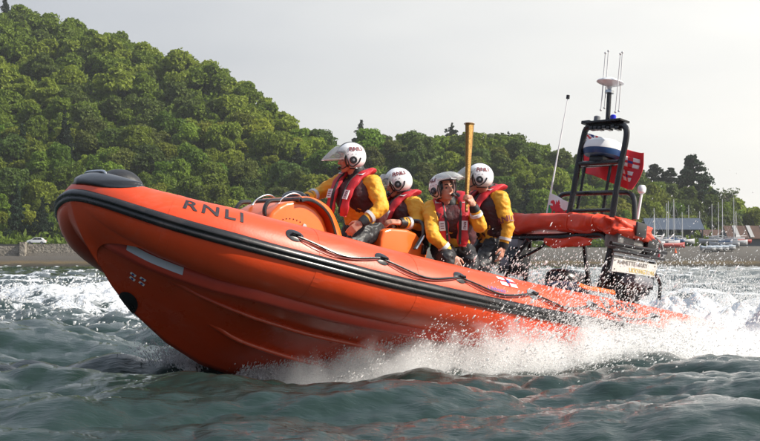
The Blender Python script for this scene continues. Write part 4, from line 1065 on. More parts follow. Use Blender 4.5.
def water(x, y):
    """height, dx, dy, foam at world x, y"""
    r = np.hypot(x, y)
    a1 = .125 * np.ones_like(r); a2 = .052 * np.ones_like(r) ; a3 = .018 / (1 + (r / 40) ** 2)
    z = a1 * samp(T1[0], 47, x, y) + a2 * samp(T2[0], 11.3, x, y) + a3 * samp(T3[0], 3.1, x, y)
    dx = .9 * (a1 * samp(T1[1], 47, x, y) + a2 * samp(T2[1], 11.3, x, y) + a3 * samp(T3[1], 3.1, x, y))
    dy = .9 * (a1 * samp(T1[2], 47, x, y) + a2 * samp(T2[2], 11.3, x, y) + a3 * samp(T3[2], 3.1, x, y))
    # keep the sea flatter close to the lens and at the hull
    calm = 1 - .40 * np.exp(-((r - 8) / 3.5) ** 2); z = z * calm
    # the two near swells that rear up in the foreground
    yc = 10.1 + .10 * x + .25 * np.sin(x * 1.3 + .5) + .12 * np.sin(x * 3.1)
    d = y - yc; amp = (.17 + .05 * np.sin(x * 1.05 + 2.4) + .03 * np.sin(x * 2.7)) * smooth(-3.6, -2.0, x) * (1 - smooth(.3, 1.4, x) * .55)
    z = z + amp * np.where(d < 0, np.exp(-(d / .48) ** 2), np.exp(-(d / 1.5) ** 2))
    yc = 10.7 + .32 * (x - 1.8) + .15 * np.sin(x * 2.0); d = y - yc; amp = .22 * smooth(.4, 3.2, x)
    z = z + amp * np.where(d < 0, np.exp(-(d / .75) ** 2), np.exp(-(d / 1.6) ** 2))
    yc = 8.9 + .18 * np.sin(x * 1.1); d = y - yc; z = z + .07 * np.exp(-(d / .5) ** 2) - .05 * np.exp(-((y - 9.6) / .5) ** 2)
    foam = np.zeros_like(r)
    n1 = fbm(x, y, 1.1, 0); n2 = fbm(x, y, 4.0, 1)
    # boat frame coordinates (plan view)
    bx = -(x * _c + (y - BD) * _s); by = x * _s - (y - BD) * _c
    # broken crest running away on the bow side
    yc = 30 + .30 * (x + 5) + 1.6 * np.sin(x * .45); d = y - yc; m_ = np.exp(-(d / 3.8) ** 2) * (1 - smooth(-4.2, -2.4, x))
    z = z + m_ * (.34 + .22 * (n1 - .5) + .16 * (n2 - .5)); foam = np.maximum(foam, m_ * 1.25 * (.65 + .8 * (n1 - .45)))
    yc = 47 + 3 * np.sin(x * .2); m_ = np.exp(-((y - yc) / 3.0) ** 2) * (1 - smooth(-10, -4, x)); z = z + .25 * m_; foam = np.maximum(foam, m_ * (.55 + .6 * (n1 - .5)))
    yc = 75; m_ = np.exp(-((y - yc) / 4.0) ** 2) * (1 - smooth(-12, -5, x)); foam = np.maximum(foam, m_ * (.45 + .6 * (n1 - .5)))
    # bow wave and side wash along the port side
    al = smooth(-9, -6, bx) * (1 - smooth(.9, 1.7, bx)); out = by - (.30 + np.interp(bx, YWX, YWY))
    m_ = al * np.exp(-(np.where(out > 0, out / .45, out / .9)) ** 2)
    n4 = fbm(x, y, 12.0, 2, 3); z = z + m_ * (.06 + .30 * (n2 - .5) + .16 * (n4 - .5)); foam = np.maximum(foam, m_ * (.95 + .7 * (n2 - .5)))
    m_ = smooth(-12, -9, bx) * (1 - smooth(1.4, 2.0, bx)) * (by > 0) * (1 - smooth(.0, 1.0, out)); foam = np.maximum(foam, m_ * (.55 + .9 * (n2 - .45)))
    # starboard side and wake astern
    m_ = smooth(-40, -25, bx) * (1 - smooth(1.0, 2.0, bx)) * (by < 0) * (1 - smooth(1.2, 3.4 + .0 * bx, -by - .25 * (1.5 - bx).clip(0, 30))); foam = np.maximum(foam, m_ * (.8 + .9 * (n1 - .45))); z = z + m_ * (.10 + .35 * (n2 - .5))
    m_ = smooth(-40, -20, bx) * (1 - smooth(-3.8, -3.0, bx)) * (1 - smooth(1.5, 3.2, np.abs(by) - .15 * (-3 - bx).clip(0, 40)))
    z = z + m_ * (.22 + .45 * (n2 - .5)); foam = np.maximum(foam, m_ * (1.1 + .5 * (n1 - .5)))
    # small whitecaps
    c_ = samp(T1[0], 47, x, y) + .5 * samp(T2[0], 11.3, x, y); foam = np.maximum(foam, smooth(2.35, 3.0, c_) * .8 * (r > 14))
    # keep clear of the shell: depression under the running hull
    m_ = smooth(-3.4, -3.0, bx) * (1 - smooth(.6, 1.9, bx)) * (1 - smooth(.7, 1.3, np.abs(by))); z = z - .12 * m_
    dx = dx * calm; dy = dy * calm
    return z, dx, dy, np.clip(foam, 0, 1.3)
half_ = math.radians(19); az = list(np.linspace(-half_, half_, 420)); step = az[1] - az[0]; st = step; a = half_; side = []
while a < PI - .12: st = min(st * 1.12, .12); a += st; side.append(a)
side = [s_ for s_ in side if s_ < PI - .03] + [PI]
azs_ = np.array([-s_ for s_ in side[::-1]][1:] + az + side)
rs_ = [1.5]
while rs_[-1] < 330: rs_.append(rs_[-1] * (1.0048 if 7.5 < rs_[-1] < 60 else (1.007 if rs_[-1] >= 60 else 1.03)))
rs_ += [380, 450, 600, 900]
rs_ = np.array(rs_)
A, Rr = np.meshgrid(azs_, rs_); X = Rr * np.sin(A); Y = Rr * np.cos(A)
fade = 1 - smooth(340, 420, Rr)
Z, DX, DY, FO = water(X.ravel(), Y.ravel()); fd = fade.ravel()
nR, nAz = A.shape
co = np.stack([X.ravel() + DX * fd, Y.ravel() + DY * fd, Z * fd], 1)
idx = np.arange(nR * nAz).reshape(nR, nAz); q0 = idx[:-1, :-1].ravel(); q1 = idx[:-1, 1:].ravel(); q2_ = idx[1:, 1:].ravel(); q3 = idx[1:, :-1].ravel()
fc = np.stack([q0, q3, q2_, q1], 1)[:, ::-1]
# close the seam behind the camera and the small hole round it
seam = np.stack([idx[:-1, -1], idx[:-1, 0], idx[1:, 0], idx[1:, -1]], 1)
fc = np.concatenate([fc, seam[:, ::1]], 0)
def np_mesh(name, co, fc, m, parent=None, smooth_=True, attr=None):
    me = bpy.data.meshes.new(name); n = len(co); k = fc.shape[1]; me.vertices.add(n); me.vertices.foreach_set('co', co.astype(np.float32).ravel())
    me.loops.add(fc.size); me.loops.foreach_set('vertex_index', fc.astype(np.int32).ravel()); me.polygons.add(len(fc)); me.polygons.foreach_set('loop_start', np.arange(0, fc.size, k, dtype=np.int32))
    me.polygons.foreach_set('loop_total', np.full(len(fc), k, np.int32)) if False else None
    me.polygons.foreach_set('use_smooth', np.full(len(fc), smooth_)); me.update(calc_edges=True); me.validate()
    for x in (m if isinstance(m, (list, tuple)) else [m]): me.materials.append(x)
    if attr:
        for kk, vv in attr.items(): a_ = me.attributes.new(kk, 'FLOAT', 'POINT'); a_.data.foreach_set('value', vv.astype(np.float32))
    o = bpy.data.objects.new(name, me); COL.objects.link(o)
    if parent is not None: o.parent = parent
    return o
m = bpy.data.materials.new('sea_water'); m.use_nodes = True; nt = m.node_tree; N = nt.nodes; Lk = nt.links; b = N['Principled BSDF']
b.inputs['Base Color'].default_value = (.015, .031, .027, 1); b.inputs['Roughness'].default_value = .03; b.inputs['IOR'].default_value = 1.333
tc = N.new('ShaderNodeTexCoord')
mp = N.new('ShaderNodeMapping'); mp.inputs['Scale'].default_value = (.5, 1.4, 1); mp.inputs['Rotation'].default_value = (0, 0, .25); Lk.new(tc.outputs['Object'], mp.inputs['Vector'])
na_ = N.new('ShaderNodeTexNoise'); na_.inputs['Scale'].default_value = 13.0; na_.inputs['Detail'].default_value = 7; na_.inputs['Roughness'].default_value = .6; na_.inputs['Distortion'].default_value = .4
Lk.new(mp.outputs[0], na_.inputs['Vector'])
bp = N.new('ShaderNodeBump'); bp.inputs['Strength'].default_value = .5; bp.inputs['Distance'].default_value = .024; Lk.new(na_.outputs['Fac'], bp.inputs['Height']); Lk.new(bp.outputs['Normal'], b.inputs['Normal'])
fo = N.new('ShaderNodeAttribute'); fo.attribute_name = 'foam'
fn = N.new('ShaderNodeTexNoise'); fn.inputs['Scale'].default_value = 3.2; fn.inputs['Detail'].default_value = 9; fn.inputs['Roughness'].default_value = .7; fn.inputs['Distortion'].default_value = .8; Lk.new(tc.outputs['Object'], fn.inputs['Vector'])
mm = N.new('ShaderNodeMath'); mm.operation = 'SUBTRACT'; Lk.new(fo.outputs['Fac'], mm.inputs[0])
m2 = N.new('ShaderNodeMapRange'); m2.inputs['From Min'].default_value = .30; m2.inputs['From Max'].default_value = .70; m2.inputs['To Min'].default_value = .05; m2.inputs['To Max'].default_value = .95
Lk.new(fn.outputs['Fac'], m2.inputs['Value']); Lk.new(m2.outputs[0], mm.inputs[1])
m3 = N.new('ShaderNodeMapRange'); m3.inputs['From Min'].default_value = -.04; m3.inputs['From Max'].default_value = .22; Lk.new(mm.outputs[0], m3.inputs['Value'])
fb = N.new('ShaderNodeBsdfPrincipled'); fb.inputs['Base Color'].default_value = (.66, .68, .70, 1); fb.inputs['Roughness'].default_value = .65
fb.inputs['Subsurface Weight'].default_value = .0
b2 = N.new('ShaderNodeBump'); b2.inputs['Strength'].default_value = .9; b2.inputs['Distance'].default_value = .06; n3 = N.new('ShaderNodeTexNoise'); n3.inputs['Scale'].default_value = 14; n3.inputs['Detail'].default_value = 8; Lk.new(tc.outputs['Object'], n3.inputs['Vector']); Lk.new(n3.outputs['Fac'], b2.inputs['Height']); Lk.new(b2.outputs['Normal'], fb.inputs['Normal'])
mxs = N.new('ShaderNodeMixShader'); Lk.new(m3.outputs[0], mxs.inputs[0]); Lk.new(b.outputs[0], mxs.inputs[1]); Lk.new(fb.outputs[0], mxs.inputs[2]); Lk.new(mxs.outputs[0], N['Material Output'].inputs['Surface'])
sea = np_mesh('sea_water', co, fc, m, attr={'foam': FO * fd}); tag(sea, kind='structure')

# ================================================================== SPRAY
def wh(x, y):
    z, a, b_, c_ = water(np.atleast_1d(x), np.atleast_1d(y)); return z
def boat2w(x, y, z): return np.stack([x * BX[i] + y * BY[i] + z * BZ[i] + BO[i] for i in range(3)], -1)
def drops(n, bx0, bx1, jets, vout, vup, vback, tmax, r0, r1, spread, wfun=None, side=1, seed=1, ybase=.75):
    R = np.random.RandomState(seed); jb = R.rand(jets); jx = bx0 + (bx1 - bx0) * jb
    jv = np.stack([-vback * (.5 + R.rand(jets)), side * vout * (.35 + .9 * R.rand(jets)), vup * (.35 + .9 * R.rand(jets) ** 1.3)], 1)
    if wfun is not None: jv *= wfun(jx)[:, None]
    jw = R.rand(jets) ** 1.5 + .1; jw /= jw.sum(); k = R.choice(jets, n, p=jw)
    t = tmax * R.rand(n) ** .85; v_ = jv[k] * (1 + spread * R.randn(n, 1) * .6) + spread * R.randn(n, 3) * np.array([.7, .7, .6])
    P = boat2w(jx[k] + R.randn(n) * .06, side * (np.interp(jx[k], YWX, YWY) + .04 + (ybase if ybase > .8 else 0) * .3), -.176 * jx[k])
    wv = v_[:, :1] * np.array([-_c, -_s, 0]) + v_[:, 1:2] * np.array([_s, -_c, 0]) + v_[:, 2:3] * np.array([0, 0, 1.])
    P = P + wv * t[:, None]; P[:, 2] -= 4.9 * t ** 2
    rad_ = r0 * np.exp(R.randn(n) * .45); rad_ = np.minimum(rad_, r1)
    zz = wh(P[:, 0], P[:, 1]); ok = P[:, 2] > zz - .02
    # none inside the hull or tube
    L = (P - BO) @ BM.T; cyy = np.interp(L[:, 0], [p.x for p in cl], [p.y for p in cl]); czz = np.interp(L[:, 0], [p.x for p in cl], [p.z for p in cl])
    kk = np.interp(L[:, 0], KX[::-1], KZ[::-1]); zj_ = czz - .31; tt_ = np.clip((L[:, 2] - kk) / np.maximum(zj_ - kk, .05), 0, 1)
    ins = (L[:, 0] > -3.3) & (L[:, 0] < 3.3) & (np.abs(L[:, 1]) < (cyy - .03) * tt_ ** .95 + .015) & (L[:, 2] > kk - .05) & (L[:, 2] < czz)
    intube = (np.hypot(np.abs(L[:, 1]) - cyy, L[:, 2] - czz) < .33) & (L[:, 0] > -3.8)
    ok &= ~ins & ~intube
    return P[ok], rad_[ok], wv[k][ok] * 0 + wv[ok]
octv = np.array([[1, 1, 1], [-1, -1, 1], [-1, 1, -1], [1, -1, -1]], float) * .8; octf = np.array([[0, 1, 3], [0, 2, 1], [0, 3, 2], [1, 2, 3]])
def drop_mesh(name, sets, m):
    P = np.concatenate([s_[0] for s_ in sets]); r = np.concatenate([s_[1] for s_ in sets]); vel = np.concatenate([s_[2] for s_ in sets]); n = len(P)
    d = vel / (np.linalg.norm(vel, axis=1, keepdims=True) + 1e-6); st = .4 + 2.6 * np.random.RandomState(2).rand(n, 1) ** 2
    V_ = octv[None] * r[:, None, None]; V_ = V_ + d[:, None, :] * (V_ @ d[:, :, None]) * st[:, :, None]
    V_ = V_ + P[:, None, :]; F_ = octf[None] + (np.arange(n) * 4)[:, None, None]
    print(name, n); return np_mesh(name, V_.reshape(-1, 3), F_.reshape(-1, 3), m)
sm_ = bpy.data.materials.new('spray_drops'); sm_.use_nodes = True; nt = sm_.node_tree; N = nt.nodes; Lk = nt.links; b = N['Principled BSDF']
b.inputs['Base Color'].default_value = (.98, .98, .98, 1); b.inputs['Roughness'].default_value = .4
tl = N.new('ShaderNodeBsdfTranslucent'); tl.inputs['Color'].default_value = (1, 1, 1, 1); tp_ = N.new('ShaderNodeBsdfTransparent')
mxa = N.new('ShaderNodeMixShader'); mxa.inputs[0].default_value = .62; Lk.new(b.outputs[0], mxa.inputs[1]); Lk.new(tl.outputs[0], mxa.inputs[2])
mxb = N.new('ShaderNodeMixShader'); mxb.inputs[0].default_value = .22; Lk.new(mxa.outputs[0], mxb.inputs[1]); Lk.new(tp_.outputs[0], mxb.inputs[2]); Lk.new(mxb.outputs[0], N['Material Output'].inputs['Surface'])
S_ = []
wf_ = lambda x: np.interp(x, [-7, -5, -3.2, -1.5, 0, 1.2, 1.7], [1.1, .85, .60, .85, 1.15, .88, .45])
S_.append(drops(150000, .0, 1.75, 300, 1.3, 2.4, .9, .50, .0024, .008, .16, lambda x: np.interp(x, [0, 1.2, 1.75], [1.2, .95, .5]), 1, 41))
S_.append(drops(330000, -4.6, 1.55, 620, 2.4, 2.6, 2.0, .52, .0026, .009, .15, wf_, 1, 21))
S_.append(drops(180000, -5.0, .8, 420, 1.2, 2.9, 1.6, .60, .0026, .009, .22, wf_, 1, 31))
S_.append(drops(60000, -5.2, 1.0, 240, 3.2, 3.1, 2.4, .62, .0033, .012, .28, wf_, 1, 22))
S_.append(drops(230000, -9.0, -4.1, 420, 2.0, 3.3, 1.2, .70, .0028, .009, .30, None, 1, 23, .9))
S_.append(drops(150000, -9.5, -3.3, 260, 1.6, 2.9, 1.5, .68, .003, .010, .35, None, -1, 24, .4))
S_.append(drops(20000, -4.5, 1.5, 200, 2.6, 2.2, 2.0, .55, .007, .02, .2, wf_, -1, 25))
S_.append(drops(80000, .9, 1.95, 140, 2.1, 1.7, -.3, .40, .0028, .008, .2, None, -1, 26, .25))
S_.append(drops(9000, .9, 1.9, 60, 1.2, .7, .5, .25, .004, .010, .15, None, 1, 27, .35))
# loose drops blown off the broken crest
R = np.random.RandomState(8); n = 7000; x = -12 + 10 * R.rand(n); y = 30 + .3 * (x + 5) + R.randn(n) * 4; zz = wh(x, y)
S_.append((np.stack([x, y, zz + np.abs(R.randn(n)) * .12], 1), .01 * np.exp(R.randn(n) * .4), R.randn(n, 3)))
spray = drop_mesh('spray', S_, sm_); tag(spray, 'white spray thrown up along the boat and astern', kind='stuff')

# fine mist hanging in the same plumes (plan frame of the boat, z up)
class NX:
    """tiny node arithmetic"""
    def __init__(s, nt): s.nt = nt
    def m(s, op, a, b=None, c=None, clamp=False):
        n = s.nt.nodes.new('ShaderNodeMath'); n.operation = op; n.use_clamp = clamp
        for i, v_ in enumerate((a, b, c)):
            if v_ is None: continue
            if isinstance(v_, (int, float)): n.inputs[i].default_value = v_
            else: s.nt.links.new(v_, n.inputs[i])
        return n.outputs[0]
    def ramp(s, v_, xs_, ys_):          # piecewise linear
        out = ys_[0]
        for k in range(len(xs_) - 1):
            mr = s.nt.nodes.new('ShaderNodeMapRange'); mr.clamp = True; s.nt.links.new(v_, mr.inputs['Value'])
            mr.inputs['From Min'].default_value = xs_[k]; mr.inputs['From Max'].default_value = xs_[k + 1]; mr.inputs['To Min'].default_value = 0; mr.inputs['To Max'].default_value = ys_[k + 1] - ys_[k]
            out = s.m('ADD', mr.outputs[0], out)
        return out
vm = bpy.data.materials.new('spray_mist'); vm.use_nodes = True; nt = vm.node_tree
for n_ in list(nt.nodes): nt.nodes.remove(n_)
Q = NX(nt); tc = nt.nodes.new('ShaderNodeTexCoord'); sx = nt.nodes.new('ShaderNodeSeparateXYZ'); nt.links.new(tc.outputs['Object'], sx.inputs[0]); u_, v_, w_ = sx.outputs
n1_ = nt.nodes.new('ShaderNodeTexNoise'); n1_.inputs['Scale'].default_value = 2.6; n1_.inputs['Detail'].default_value = 5; n1_.inputs['Roughness'].default_value = .62; nt.links.new(tc.outputs['Object'], n1_.inputs['Vector'])
hgt = Q.ramp(u_, [-9, -6.5, -4, -2, -.5, .8, 1.7], [.9, 1.15, .40, .46, .68, .50, .16]); vc = Q.ramp(u_, [-9, -4, -2, 0, 1.6], [2.2, 1.6, 1.3, .85, .35]); vw_ = Q.ramp(u_, [-9, -4, -2, 0, 1.6], [1.7, 1.2, .85, .60, .30])
a_ = Q.m('DIVIDE', Q.m('SUBTRACT', v_, vc), vw_); b_ = Q.m('DIVIDE', w_, hgt); q_ = Q.m('ADD', Q.m('MULTIPLY', a_, a_), Q.m('MULTIPLY', b_, b_))
nn_ = Q.m('MULTIPLY_ADD', n1_.outputs['Fac'], 3.4, -1.0)
dn = Q.m('SUBTRACT', nn_, Q.m('MULTIPLY', q_, .75)); dn = Q.m('MULTIPLY', dn, MIST, clamp=False); dn = Q.m('MAXIMUM', dn, 0.0); dn = Q.m('MULTIPLY', dn, Q.ramp(u_, [-9.4, -8.4, .2, 1.6], [0, 1, 1, 0]))
pv = nt.nodes.new('ShaderNodeVolumePrincipled'); pv.inputs['Color'].default_value = (.995, .995, .995, 1); pv.inputs['Anisotropy'].default_value = .0; nt.links.new(dn, pv.inputs['Density'])
o_ = nt.nodes.new('ShaderNodeOutputMaterial'); nt.links.new(pv.outputs[0], o_.inputs['Volume'])
mb = MB(); mb.add([(-9.4, .1, -.15), (1.8, .1, -.15), (1.8, 1.6, -.15), (-9.4, 4.4, -.15), (-9.4, .1, 1.45), (1.8, .1, .55), (1.8, 1.6, .55), (-9.4, 4.4, 1.45)], [(0, 3, 2, 1), (4, 5, 6, 7), (0, 1, 5, 4), (1, 2, 6, 5), (2, 3, 7, 6), (3, 0, 4, 7)])
mist = mb.build('spray_mist', vm, None, smooth=False); mist.matrix_world = Matrix([[-_c, _s, 0, 0], [-_s, -_c, 0, BD], [0, 0, 1, 0], [0, 0, 0, 1]]); tag(mist, 'fine white mist of spray along the hull', kind='stuff')
vm.cycles.volume_step_rate = 1.0
# ================================================================== SHORE AND WOODED HILL
RIDGE = [(-60, 0), (0, 6), (60, 22), (110, 33), (150, 45), (200, 60), (245, 80), (280, 106), (320, 131), (345, 136), (365, 134), (400, 133), (450, 138), (500, 140), (520, 140), (545, 154), (600, 167), (640, 182), (690, 197), (715, 209), (740, 217), (758, 226), (820, 236)]
HZ = 262.0
def ridge_h(u, Y):                       # u = x / y ; height of the ground at the ridge for that bearing at depth Y
    px = 380 + FPX * u; py = np.interp(px, [a for a, b in RIDGE], [b for a, b in RIDGE]); return CAMH + (HZ - py) / FPX * Y
SL = math.tan(math.radians(24)); Y0 = 345.0; BASEZ = 4.6
def ground(x, y):
    x = np.asarray(x, float); y = np.asarray(y, float)
    u = x / np.maximum(y, 1); px = 380 + FPX * u
    y0 = np.interp(px, [-100, 420, 640, 700, 900], [Y0, Y0, Y0 + 25, Y0 + 55, Y0 + 60]); sl = np.interp(px, [-100, 300, 640, 800], [SL, SL, SL * .85, SL * .7])
    s_ = (HZ - np.interp(px, [a for a, b in RIDGE], [b for a, b in RIDGE])) / FPX
    yr = (sl * y0 - BASEZ + CAMH) / np.maximum(sl - s_, .02)      # depth where the slope reaches the ridge line
    zr = CAMH + s_ * yr - np.interp(px, [0, 250, 330, 400, 560, 690], [12.0, 12.0, 12.0, 9.0, 7.5, 4.0])
    z = BASEZ + np.maximum(0, y - y0) * sl; z = np.minimum(z, zr + .02 * (y - yr)); z = np.where(z < BASEZ, BASEZ, z)
    lf = 1 - smooth(-20, -8, x)
    sh = np.interp(y, [270, 284, 300, 316, 330], [-1.5, 0.0, 2.3, 3.4, BASEZ]) * (1 - lf) + lf * np.interp(y, [270, 284, 300, 316.5, 317.5, 330], [-1.5, 0.0, 1.3, 2.4, BASEZ - .3, BASEZ])
    return np.where(y < 330, sh, z) + 1.2 * (fbm(x, y, .12, 1) - .5) * (y > 352) + .35 * (fbm(x, y, .6, 2) - .5) * (y < 315) * (y > 280)
def sheet(name, x0, x1, nx, ys, m, off=0.0):
    xs_ = np.linspace(x0, x1, nx); Xg, Yg = np.meshgrid(xs_, ys); Zg = ground(Xg.ravel(), Yg.ravel()) + off; co = np.stack([Xg.ravel(), Yg.ravel(), Zg], 1)
    id_ = np.arange(co.shape[0]).reshape(Xg.shape); f_ = np.stack([id_[:-1, :-1].ravel(), id_[:-1, 1:].ravel(), id_[1:, 1:].ravel(), id_[1:, :-1].ravel()], 1)
    o = np_mesh(name, co, f_, m); tag(o, kind='structure'); return o
def ramp_mat(name, stops, scale, rough=.9, bump=.6, bs=3.0, byz=None):
    m = bpy.data.materials.new(name); m.use_nodes = True; nt = m.node_tree; N = nt.nodes; Lk = nt.links; b = N['Principled BSDF']; b.inputs['Roughness'].default_value = rough; b.inputs['Specular IOR Level'].default_value = .2
    g = N.new('ShaderNodeNewGeometry'); n = N.new('ShaderNodeTexNoise'); n.inputs['Scale'].default_value = scale; n.inputs['Detail'].default_value = 8; n.inputs['Roughness'].default_value = .65; Lk.new(g.outputs['Position'], n.inputs['Vector'])
    r = N.new('ShaderNodeValToRGB'); r.color_ramp.elements[0].position = stops[0][0]; r.color_ramp.elements[0].color = (*stops[0][1], 1); r.color_ramp.elements[1].position = stops[-1][0]; r.color_ramp.elements[1].color = (*stops[-1][1], 1)
    for p_, c_ in stops[1:-1]: q = r.color_ramp.elements.new(p_); q.color = (*c_, 1)
    fac = n.outputs['Fac']
    if byz:
        sx = N.new('ShaderNodeSeparateXYZ'); Lk.new(g.outputs['Position'], sx.inputs[0]); mr = N.new('ShaderNodeMapRange'); mr.inputs['From Min'].default_value = byz[0]; mr.inputs['From Max'].default_value = byz[1]; Lk.new(sx.outputs['Z'], mr.inputs['Value'])
        ma = N.new('ShaderNodeMath'); ma.operation = 'MULTIPLY_ADD'; ma.inputs[1].default_value = byz[2]; Lk.new(n.outputs['Fac'], ma.inputs[0]); Lk.new(mr.outputs[0], ma.inputs[2]); s2 = N.new('ShaderNodeMath'); s2.operation = 'SUBTRACT'; s2.inputs[1].default_value = byz[2] / 2; Lk.new(ma.outputs[0], s2.inputs[0]); fac = s2.outputs[0]
    Lk.new(fac, r.inputs['Fac']); Lk.new(r.outputs['Color'], b.inputs['Base Color'])
    n2 = N.new('ShaderNodeTexNoise'); n2.inputs['Scale'].default_value = bs; n2.inputs['Detail'].default_value = 8; Lk.new(g.outputs['Position'], n2.inputs['Vector']); bp = N.new('ShaderNodeBump'); bp.inputs['Strength'].default_value = bump; bp.inputs['Distance'].default_value = .4; Lk.new(n2.outputs['Fac'], bp.inputs['Height']); Lk.new(bp.outputs['Normal'], b.inputs['Normal'])
    return m
beachm = ramp_mat('beach', [(0.0, (.025, .022, .017)), (.12, (.045, .038, .026)), (.24, (.12, .085, .04)), (.34, (.075, .066, .055)), (.6, (.10, .09, .078)), (1, (.13, .12, .105))], .5, byz=(0, 4.2, .35))
sheet('beach', -260, 260, 200, np.linspace(270, 330, 60), beachm)
sheet('hillside', -420, 420, 220, np.concatenate([np.linspace(330, 420, 40), np.linspace(423, 900, 120)]), ramp_mat('hillside', [(.3, (.015, .022, .008)), (.7, (.035, .05, .015))], .3))
# sea wall on the left, road and parapet above the stony slope
x0w, x1w = -150, -12
wallm = ramp_mat('stone_wall', [(.3, (.10, .095, .08)), (.5, (.24, .215, .18)), (.7, (.34, .31, .27))], 1.3, bump=.9, bs=2)
def wallbox(name, x0, x1, y0, y1, z0, z1, m, label, cat, nx=60, jag=.08):
    v = []; f = []
    for i in range(nx + 1):
        x = x0 + (x1 - x0) * i / nx; h = z1 + jag * noise.noise(Vector((x * .9, 0, 0)))
        v += [(x, y0 - .25, z0), (x, y0, h), (x, y1, h), (x, y1, z0)]
    for i in range(nx):
        for k in range(3): f.append((i * 4 + k, i * 4 + 4 + k, i * 4 + 5 + k, i * 4 + 1 + k))
    f += [(0, 1, 2, 3), (nx * 4 + 3, nx * 4 + 2, nx * 4 + 1, nx * 4)]
    return tag(mesh_obj(name, v, f, m, None, smooth=False), label, cat)
wallbox('sea_wall', -76, x1w, 317, 318, 1.8, 4.95, wallm, 'long rough stone sea wall above the beach, in front of the wooded hill', 'sea wall')
wallbox('stone_pier', -77.2, -76.1, 315, 316.9, 1.8, 5.35, wallm, 'square stone pier below the white car at the end of the sea wall', 'pier', nx=4)
wallbox('low_revetment', -150, -77.3, 316, 317, 1.8, 4.5, wallm, 'low stone revetment left of the stone pier', 'sea wall')
rm = mat('asphalt', (.055, .055, .055), .85, var=.2, vscale=2)
v = [(-150, 318.2, BASEZ + .30), (-14, 318.2, BASEZ + .30), (-14, 326, BASEZ + .30), (-150, 326, BASEZ + .30)]
tag(mesh_obj('road', v + [(a, b, 3.2) for a, b, c in v], [(0, 1, 2, 3), (0, 4, 5, 1), (1, 5, 6, 2), (2, 6, 7, 3), (3, 7, 4, 0)], rm, None, smooth=False), kind='structure')
# white car
def car(loc, rz):
    r = empty('parked_car', 'white hatchback parked on the sea wall road below the trees', 'car', loc, rz)
    W = mat('car_white', (.75, .76, .78), .25, coat=.6); G = mat('car_glass', (.02, .025, .03), .08)
    prof = [(-2.0, .35), (-2.02, .75), (-1.9, .95), (-1.62, 1.05), (-1.25, 1.42), (-.6, 1.50), (.3, 1.46), (1.0, 1.02), (1.75, .88), (2.02, .68), (2.05, .35)]
    MB().prism(prof, -.82, .82, bev=.06).build('body', W, r)
    for sy in (1, -1):
        MB().prism([(-1.35, 1.02), (-1.12, 1.36), (-.35, 1.40), (-.35, 1.0)], sy * .80, sy * .835).build('window', G, r)
        MB().prism([(-.28, 1.0), (-.28, 1.40), (.26, 1.37), (.82, 1.02)], sy * .80, sy * .835).build('window', G, r)
        for x in (-1.3, 1.3):
            M = Matrix.Translation((x, sy * .74, .32)) @ Matrix.Rotation(PI / 2, 4, 'X'); t_ = MB().lathe([(.1, -.1), (.29, -.1), (.32, -.06), (.32, .06), (.29, .1), (.1, .1)], M).build('wheel', BLACK, r); MB().lathe([(.01, -.11), (.19, -.11), (.19, .11), (.01, .11)], M).build('rim', STEEL, t_)
        MB().sphere((1.96, sy * .62, .70), (.08, .16, .09)).build('headlight', STEEL, r)
        MB().sphere((-2.0, sy * .66, .82), (.04, .1, .12)).build('tail_light', REDF, r)
    MB().prism([(.36, 1.44), (.98, 1.04), (1.0, 1.06), (.38, 1.47)], -.68, .68).build('windscreen', G, r)
    return r
car((-75.0, 321, BASEZ + .31), PI)
# ---- trees
def tree_mat(name, col, var, dark=.55):
    m = bpy.data.materials.new(name); m.use_nodes = True; nt = m.node_tree; N = nt.nodes; Lk = nt.links; b = N['Principled BSDF']; b.inputs['Roughness'].default_value = .6; b.inputs['Specular IOR Level'].default_value = .25
    g = N.new('ShaderNodeNewGeometry'); oi = N.new('ShaderNodeObjectInfo'); hs = N.new('ShaderNodeHueSaturation')
    n = N.new('ShaderNodeTexNoise'); n.inputs['Scale'].default_value = .9; n.inputs['Detail'].default_value = 3; Lk.new(g.outputs['Position'], n.inputs['Vector'])
    r = N.new('ShaderNodeValToRGB'); r.color_ramp.elements[0].position = .3; r.color_ramp.elements[1].position = .72; r.color_ramp.elements[0].color = (*[c * (1 - var) for c in col], 1); r.color_ramp.elements[1].color = (*[c * (1 + var) for c in col], 1)
    Lk.new(n.outputs['Fac'], r.inputs['Fac']); Lk.new(r.outputs['Color'], hs.inputs['Color'])
    a = N.new('ShaderNodeMapRange'); a.inputs['To Min'].default_value = .465; a.inputs['To Max'].default_value = .525; Lk.new(oi.outputs['Random'], a.inputs['Value']); Lk.new(a.outputs[0], hs.inputs['Hue'])
    sx = N.new('ShaderNodeMath'); sx.operation = 'MULTIPLY'; sx.inputs[1].default_value = 7.77; Lk.new(oi.outputs['Random'], sx.inputs[0]); fr_ = N.new('ShaderNodeMath'); fr_.operation = 'FRACT'; Lk.new(sx.outputs[0], fr_.inputs[0])
    a2 = N.new('ShaderNodeMapRange'); a2.inputs['To Min'].default_value = .74; a2.inputs['To Max'].default_value = 1.30; Lk.new(fr_.outputs[0], a2.inputs['Value']); Lk.new(a2.outputs[0], hs.inputs['Value'])
    tl = N.new('ShaderNodeBsdfTranslucent'); ms = N.new('ShaderNodeMixShader'); ms.inputs[0].default_value = .4
    Lk.new(hs.outputs[0], b.inputs['Base Color']); Lk.new(hs.outputs[0], tl.inputs['Color']); Lk.new(b.outputs[0], ms.inputs[1]); Lk.new(tl.outputs[0], ms.inputs[2]); Lk.new(ms.outputs[0], N['Material Output'].inputs['Surface'])
    return m
